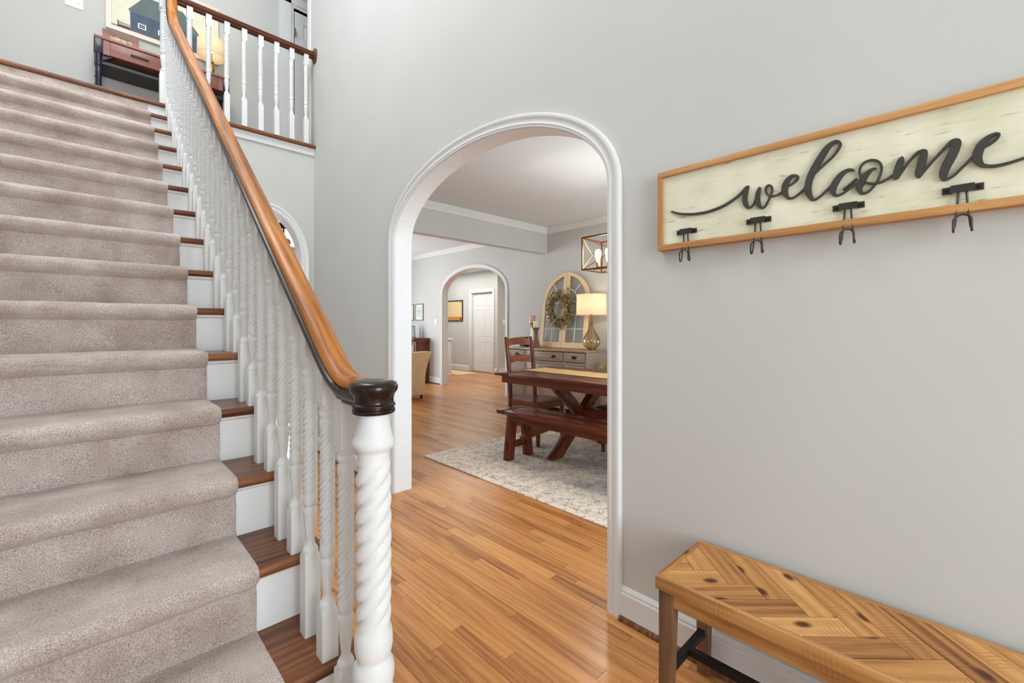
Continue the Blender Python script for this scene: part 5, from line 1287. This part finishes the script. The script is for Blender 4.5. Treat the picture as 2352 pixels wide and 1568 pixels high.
# ------------------------------------------------------------------ landing furniture
co = thing('console_table', 'dark console table with reddish drawers on the landing', 'console table', (.56, 5.53, ZF2))
QX0, QX1, QY0, QY1, QZ = .045, 1.080, 5.37, 5.70, 3.832
obj('top', MB().box(QX0, QX1, QY0, QY1, QZ-.022, QZ), 'rosewood', co, bevel=.003)
obj('case', MB().box(QX0+.06, QX1-.06, QY0+.022, QY1-.01, QZ-.150, QZ-.022), 'rosewood', co)
for a, b in ((QX0+.062, QX0+.104), (QX1-.104, QX1-.062)): obj('face_block', MB().box(a, b, QY0+.012, QY0+.022, QZ-.150, QZ-.024), 'rosewood', co)
for a, b in ((QX0+.108, .560), (.566, QX1-.108)):
    dw = obj('drawer', MB().box(a, b, QY0+.010, QY0+.022, QZ-.148, QZ-.026), 'rosewood', co, bevel=.002)
    m_ = (a+b)/2
    obj('handle', MB().box(m_-.065, m_+.065, QY0-.008, QY0+.000, QZ-.092, QZ-.080).box(m_-.06, m_-.052, QY0, QY0+.010, QZ-.091, QZ-.081).box(m_+.052, m_+.06, QY0, QY0+.010, QZ-.091, QZ-.081), 'black', dw)
obj('lower_shelf', MB().box(QX0+.05, QX1-.05, QY0+.05, QY1-.012, QZ-.225, QZ-.200), 'black', co)
for x in (QX0+.032, QX1-.032):
    for y in (QY0+.03, QY1-.03):
        obj('leg', MB().lathe(x, y, [(.013, ZF2+.0005), (.015, ZF2+.12), (.021, QZ-.33), (.024, QZ-.325), (.024, QZ-.315), (.020, QZ-.30), (.022, QZ-.262), (.026, QZ-.258), (.026, QZ-.246), (.021, QZ-.242), (.021, QZ-.152)], 20), 'navy', co, smooth=True)
        obj('leg_block', MB().box(x-.026, x+.026, y-.026, y+.026, QZ-.152, QZ-.023), 'navy', co, bevel=.002)
obj('bracket', MB().prism([(QX0+.06, QZ-.15), (QX0+.15, QZ-.15), (QX0+.10, QZ-.17), (QX0+.06, QZ-.20)], 'y', QY0+.03, QY0+.05), 'black', co)
# leaning photo frame
pf = thing('photo_frame', 'wooden photo frame standing on the landing console table', 'photo frame', (.23, 5.56, QZ))
def pm(x, h, d): return (x, 5.56+h*.22+d, QZ+.0006+h)
def pbox(name, mat, x0, x1, h0, h1, d0, d1): obj(name, MB().hexa([pm(x0, h0, d0), pm(x1, h0, d0), pm(x1, h1, d0), pm(x0, h1, d0), pm(x0, h0, d1), pm(x1, h0, d1), pm(x1, h1, d1), pm(x0, h1, d1)]), mat, pf)
pbox('frame', 'rosewood', .105, .365, 0, .045, 0, .02); pbox('frame', 'rosewood', .105, .365, .145, .185, 0, .02)
pbox('frame', 'rosewood', .105, .155, .045, .145, 0, .02); pbox('frame', 'rosewood', .315, .365, .045, .145, 0, .02)
pbox('photo', 'photo', .155, .315, .045, .145, .006, .012)
# lamp
UX, UY = .940, 5.52
ul = thing('console_lamp', 'brass lamp with a glowing drum shade on the landing console', 'lamp', (UX, UY, QZ))
obj('base', MB().lathe(UX, UY, [(.055, QZ+.0005), (.055, QZ+.015), (.030, QZ+.025), (.026, QZ+.06), (.034, QZ+.10), (.022, QZ+.14), (.014, QZ+.16), (.026, QZ+.17), (.026, QZ+.18), (.010, QZ+.19), (.010, QZ+.27)], 24), 'brass', ul, smooth=True)
obj('lamp_shade', MB().lathe(UX, UY, [(.122, QZ+.225), (.108, QZ+.415)], 40, caps=False), 'shade', ul, smooth=True)
obj('bulb', MB().sphere((UX, UY, QZ+.31), .026, 12, 8, 1.3), 'bulb_dim', ul, smooth=True)
point('console_lamp_bulb', (UX, UY, QZ+.335), 1.0, WARM, .03)
# barn picture
ba = thing('barn_picture', 'large framed picture of a blue barn above the landing console', 'picture', (.58, YU, 4.09))
GX0, GX1, GZ0, GZ1 = .130, 1.035, 4.088, 4.700
b = .040; yf = YU
obj('frame', MB().box(GX0, GX0+b, yf-.03, yf-.001, GZ0, GZ1), 'picwhite', ba); obj('frame', MB().box(GX1-b, GX1, yf-.03, yf-.001, GZ0, GZ1), 'picwhite', ba)
obj('frame', MB().box(GX0+b, GX1-b, yf-.03, yf-.001, GZ0, GZ0+b), 'picwhite', ba); obj('frame', MB().box(GX0+b, GX1-b, yf-.03, yf-.001, GZ1-b, GZ1), 'picwhite', ba)
obj('sky', MB().box(GX0+b, GX1-b, yf-.016, yf-.002, GZ0+b, GZ1-b), 'print_sky', ba)
def flat(name, poly, mat, d): obj(name, MB().prism(poly, 'y', yf-.016-d, yf-.016-d+.0008), mat, ba)
flat('ground', [(GX0+b, GZ0+b), (GX1-b, GZ0+b), (GX1-b, GZ0+b+.022), (GX0+b, GZ0+b+.022)], 'print_ground', .0009)
flat('barn_wall', [(.310, 4.142), (.842, 4.142), (.845, 4.335), (.305, 4.335)], 'print_barn', .0018)
flat('barn_roof', [(.292, 4.340), (.305, 4.325), (.850, 4.325), (.862, 4.345), (.720, 4.52), (.420, 4.52)], 'print_roof', .0027)
for x in (.365, .520, .700): 
    flat('barn_window', [(x, 4.188), (x+.062, 4.188), (x+.062, 4.240), (x, 4.240)], 'print_white', .0036)
    for i in range(3):
        for j in range(2): flat('window_pane', [(x+.010+i*.015, 4.196+j*.019), (x+.022+i*.015, 4.196+j*.019), (x+.022+i*.015, 4.212+j*.019), (x+.010+i*.015, 4.212+j*.019)], 'print_dark', .0045)
for zz in (4.185, 4.168): flat('fence_rail', [(.214, zz), (.308, zz-.006), (.308, zz-.001), (.214, zz+.005)], 'print_dark', .0027)
flat('fence_rail', [(.214, 4.15), (.220, 4.15), (.220, 4.20), (.214, 4.20)], 'print_dark', .0032)
flat('fence_rail', [(.214, 4.142), (.308, 4.142), (.308, 4.158), (.214, 4.158)], 'print_dark', .0036)
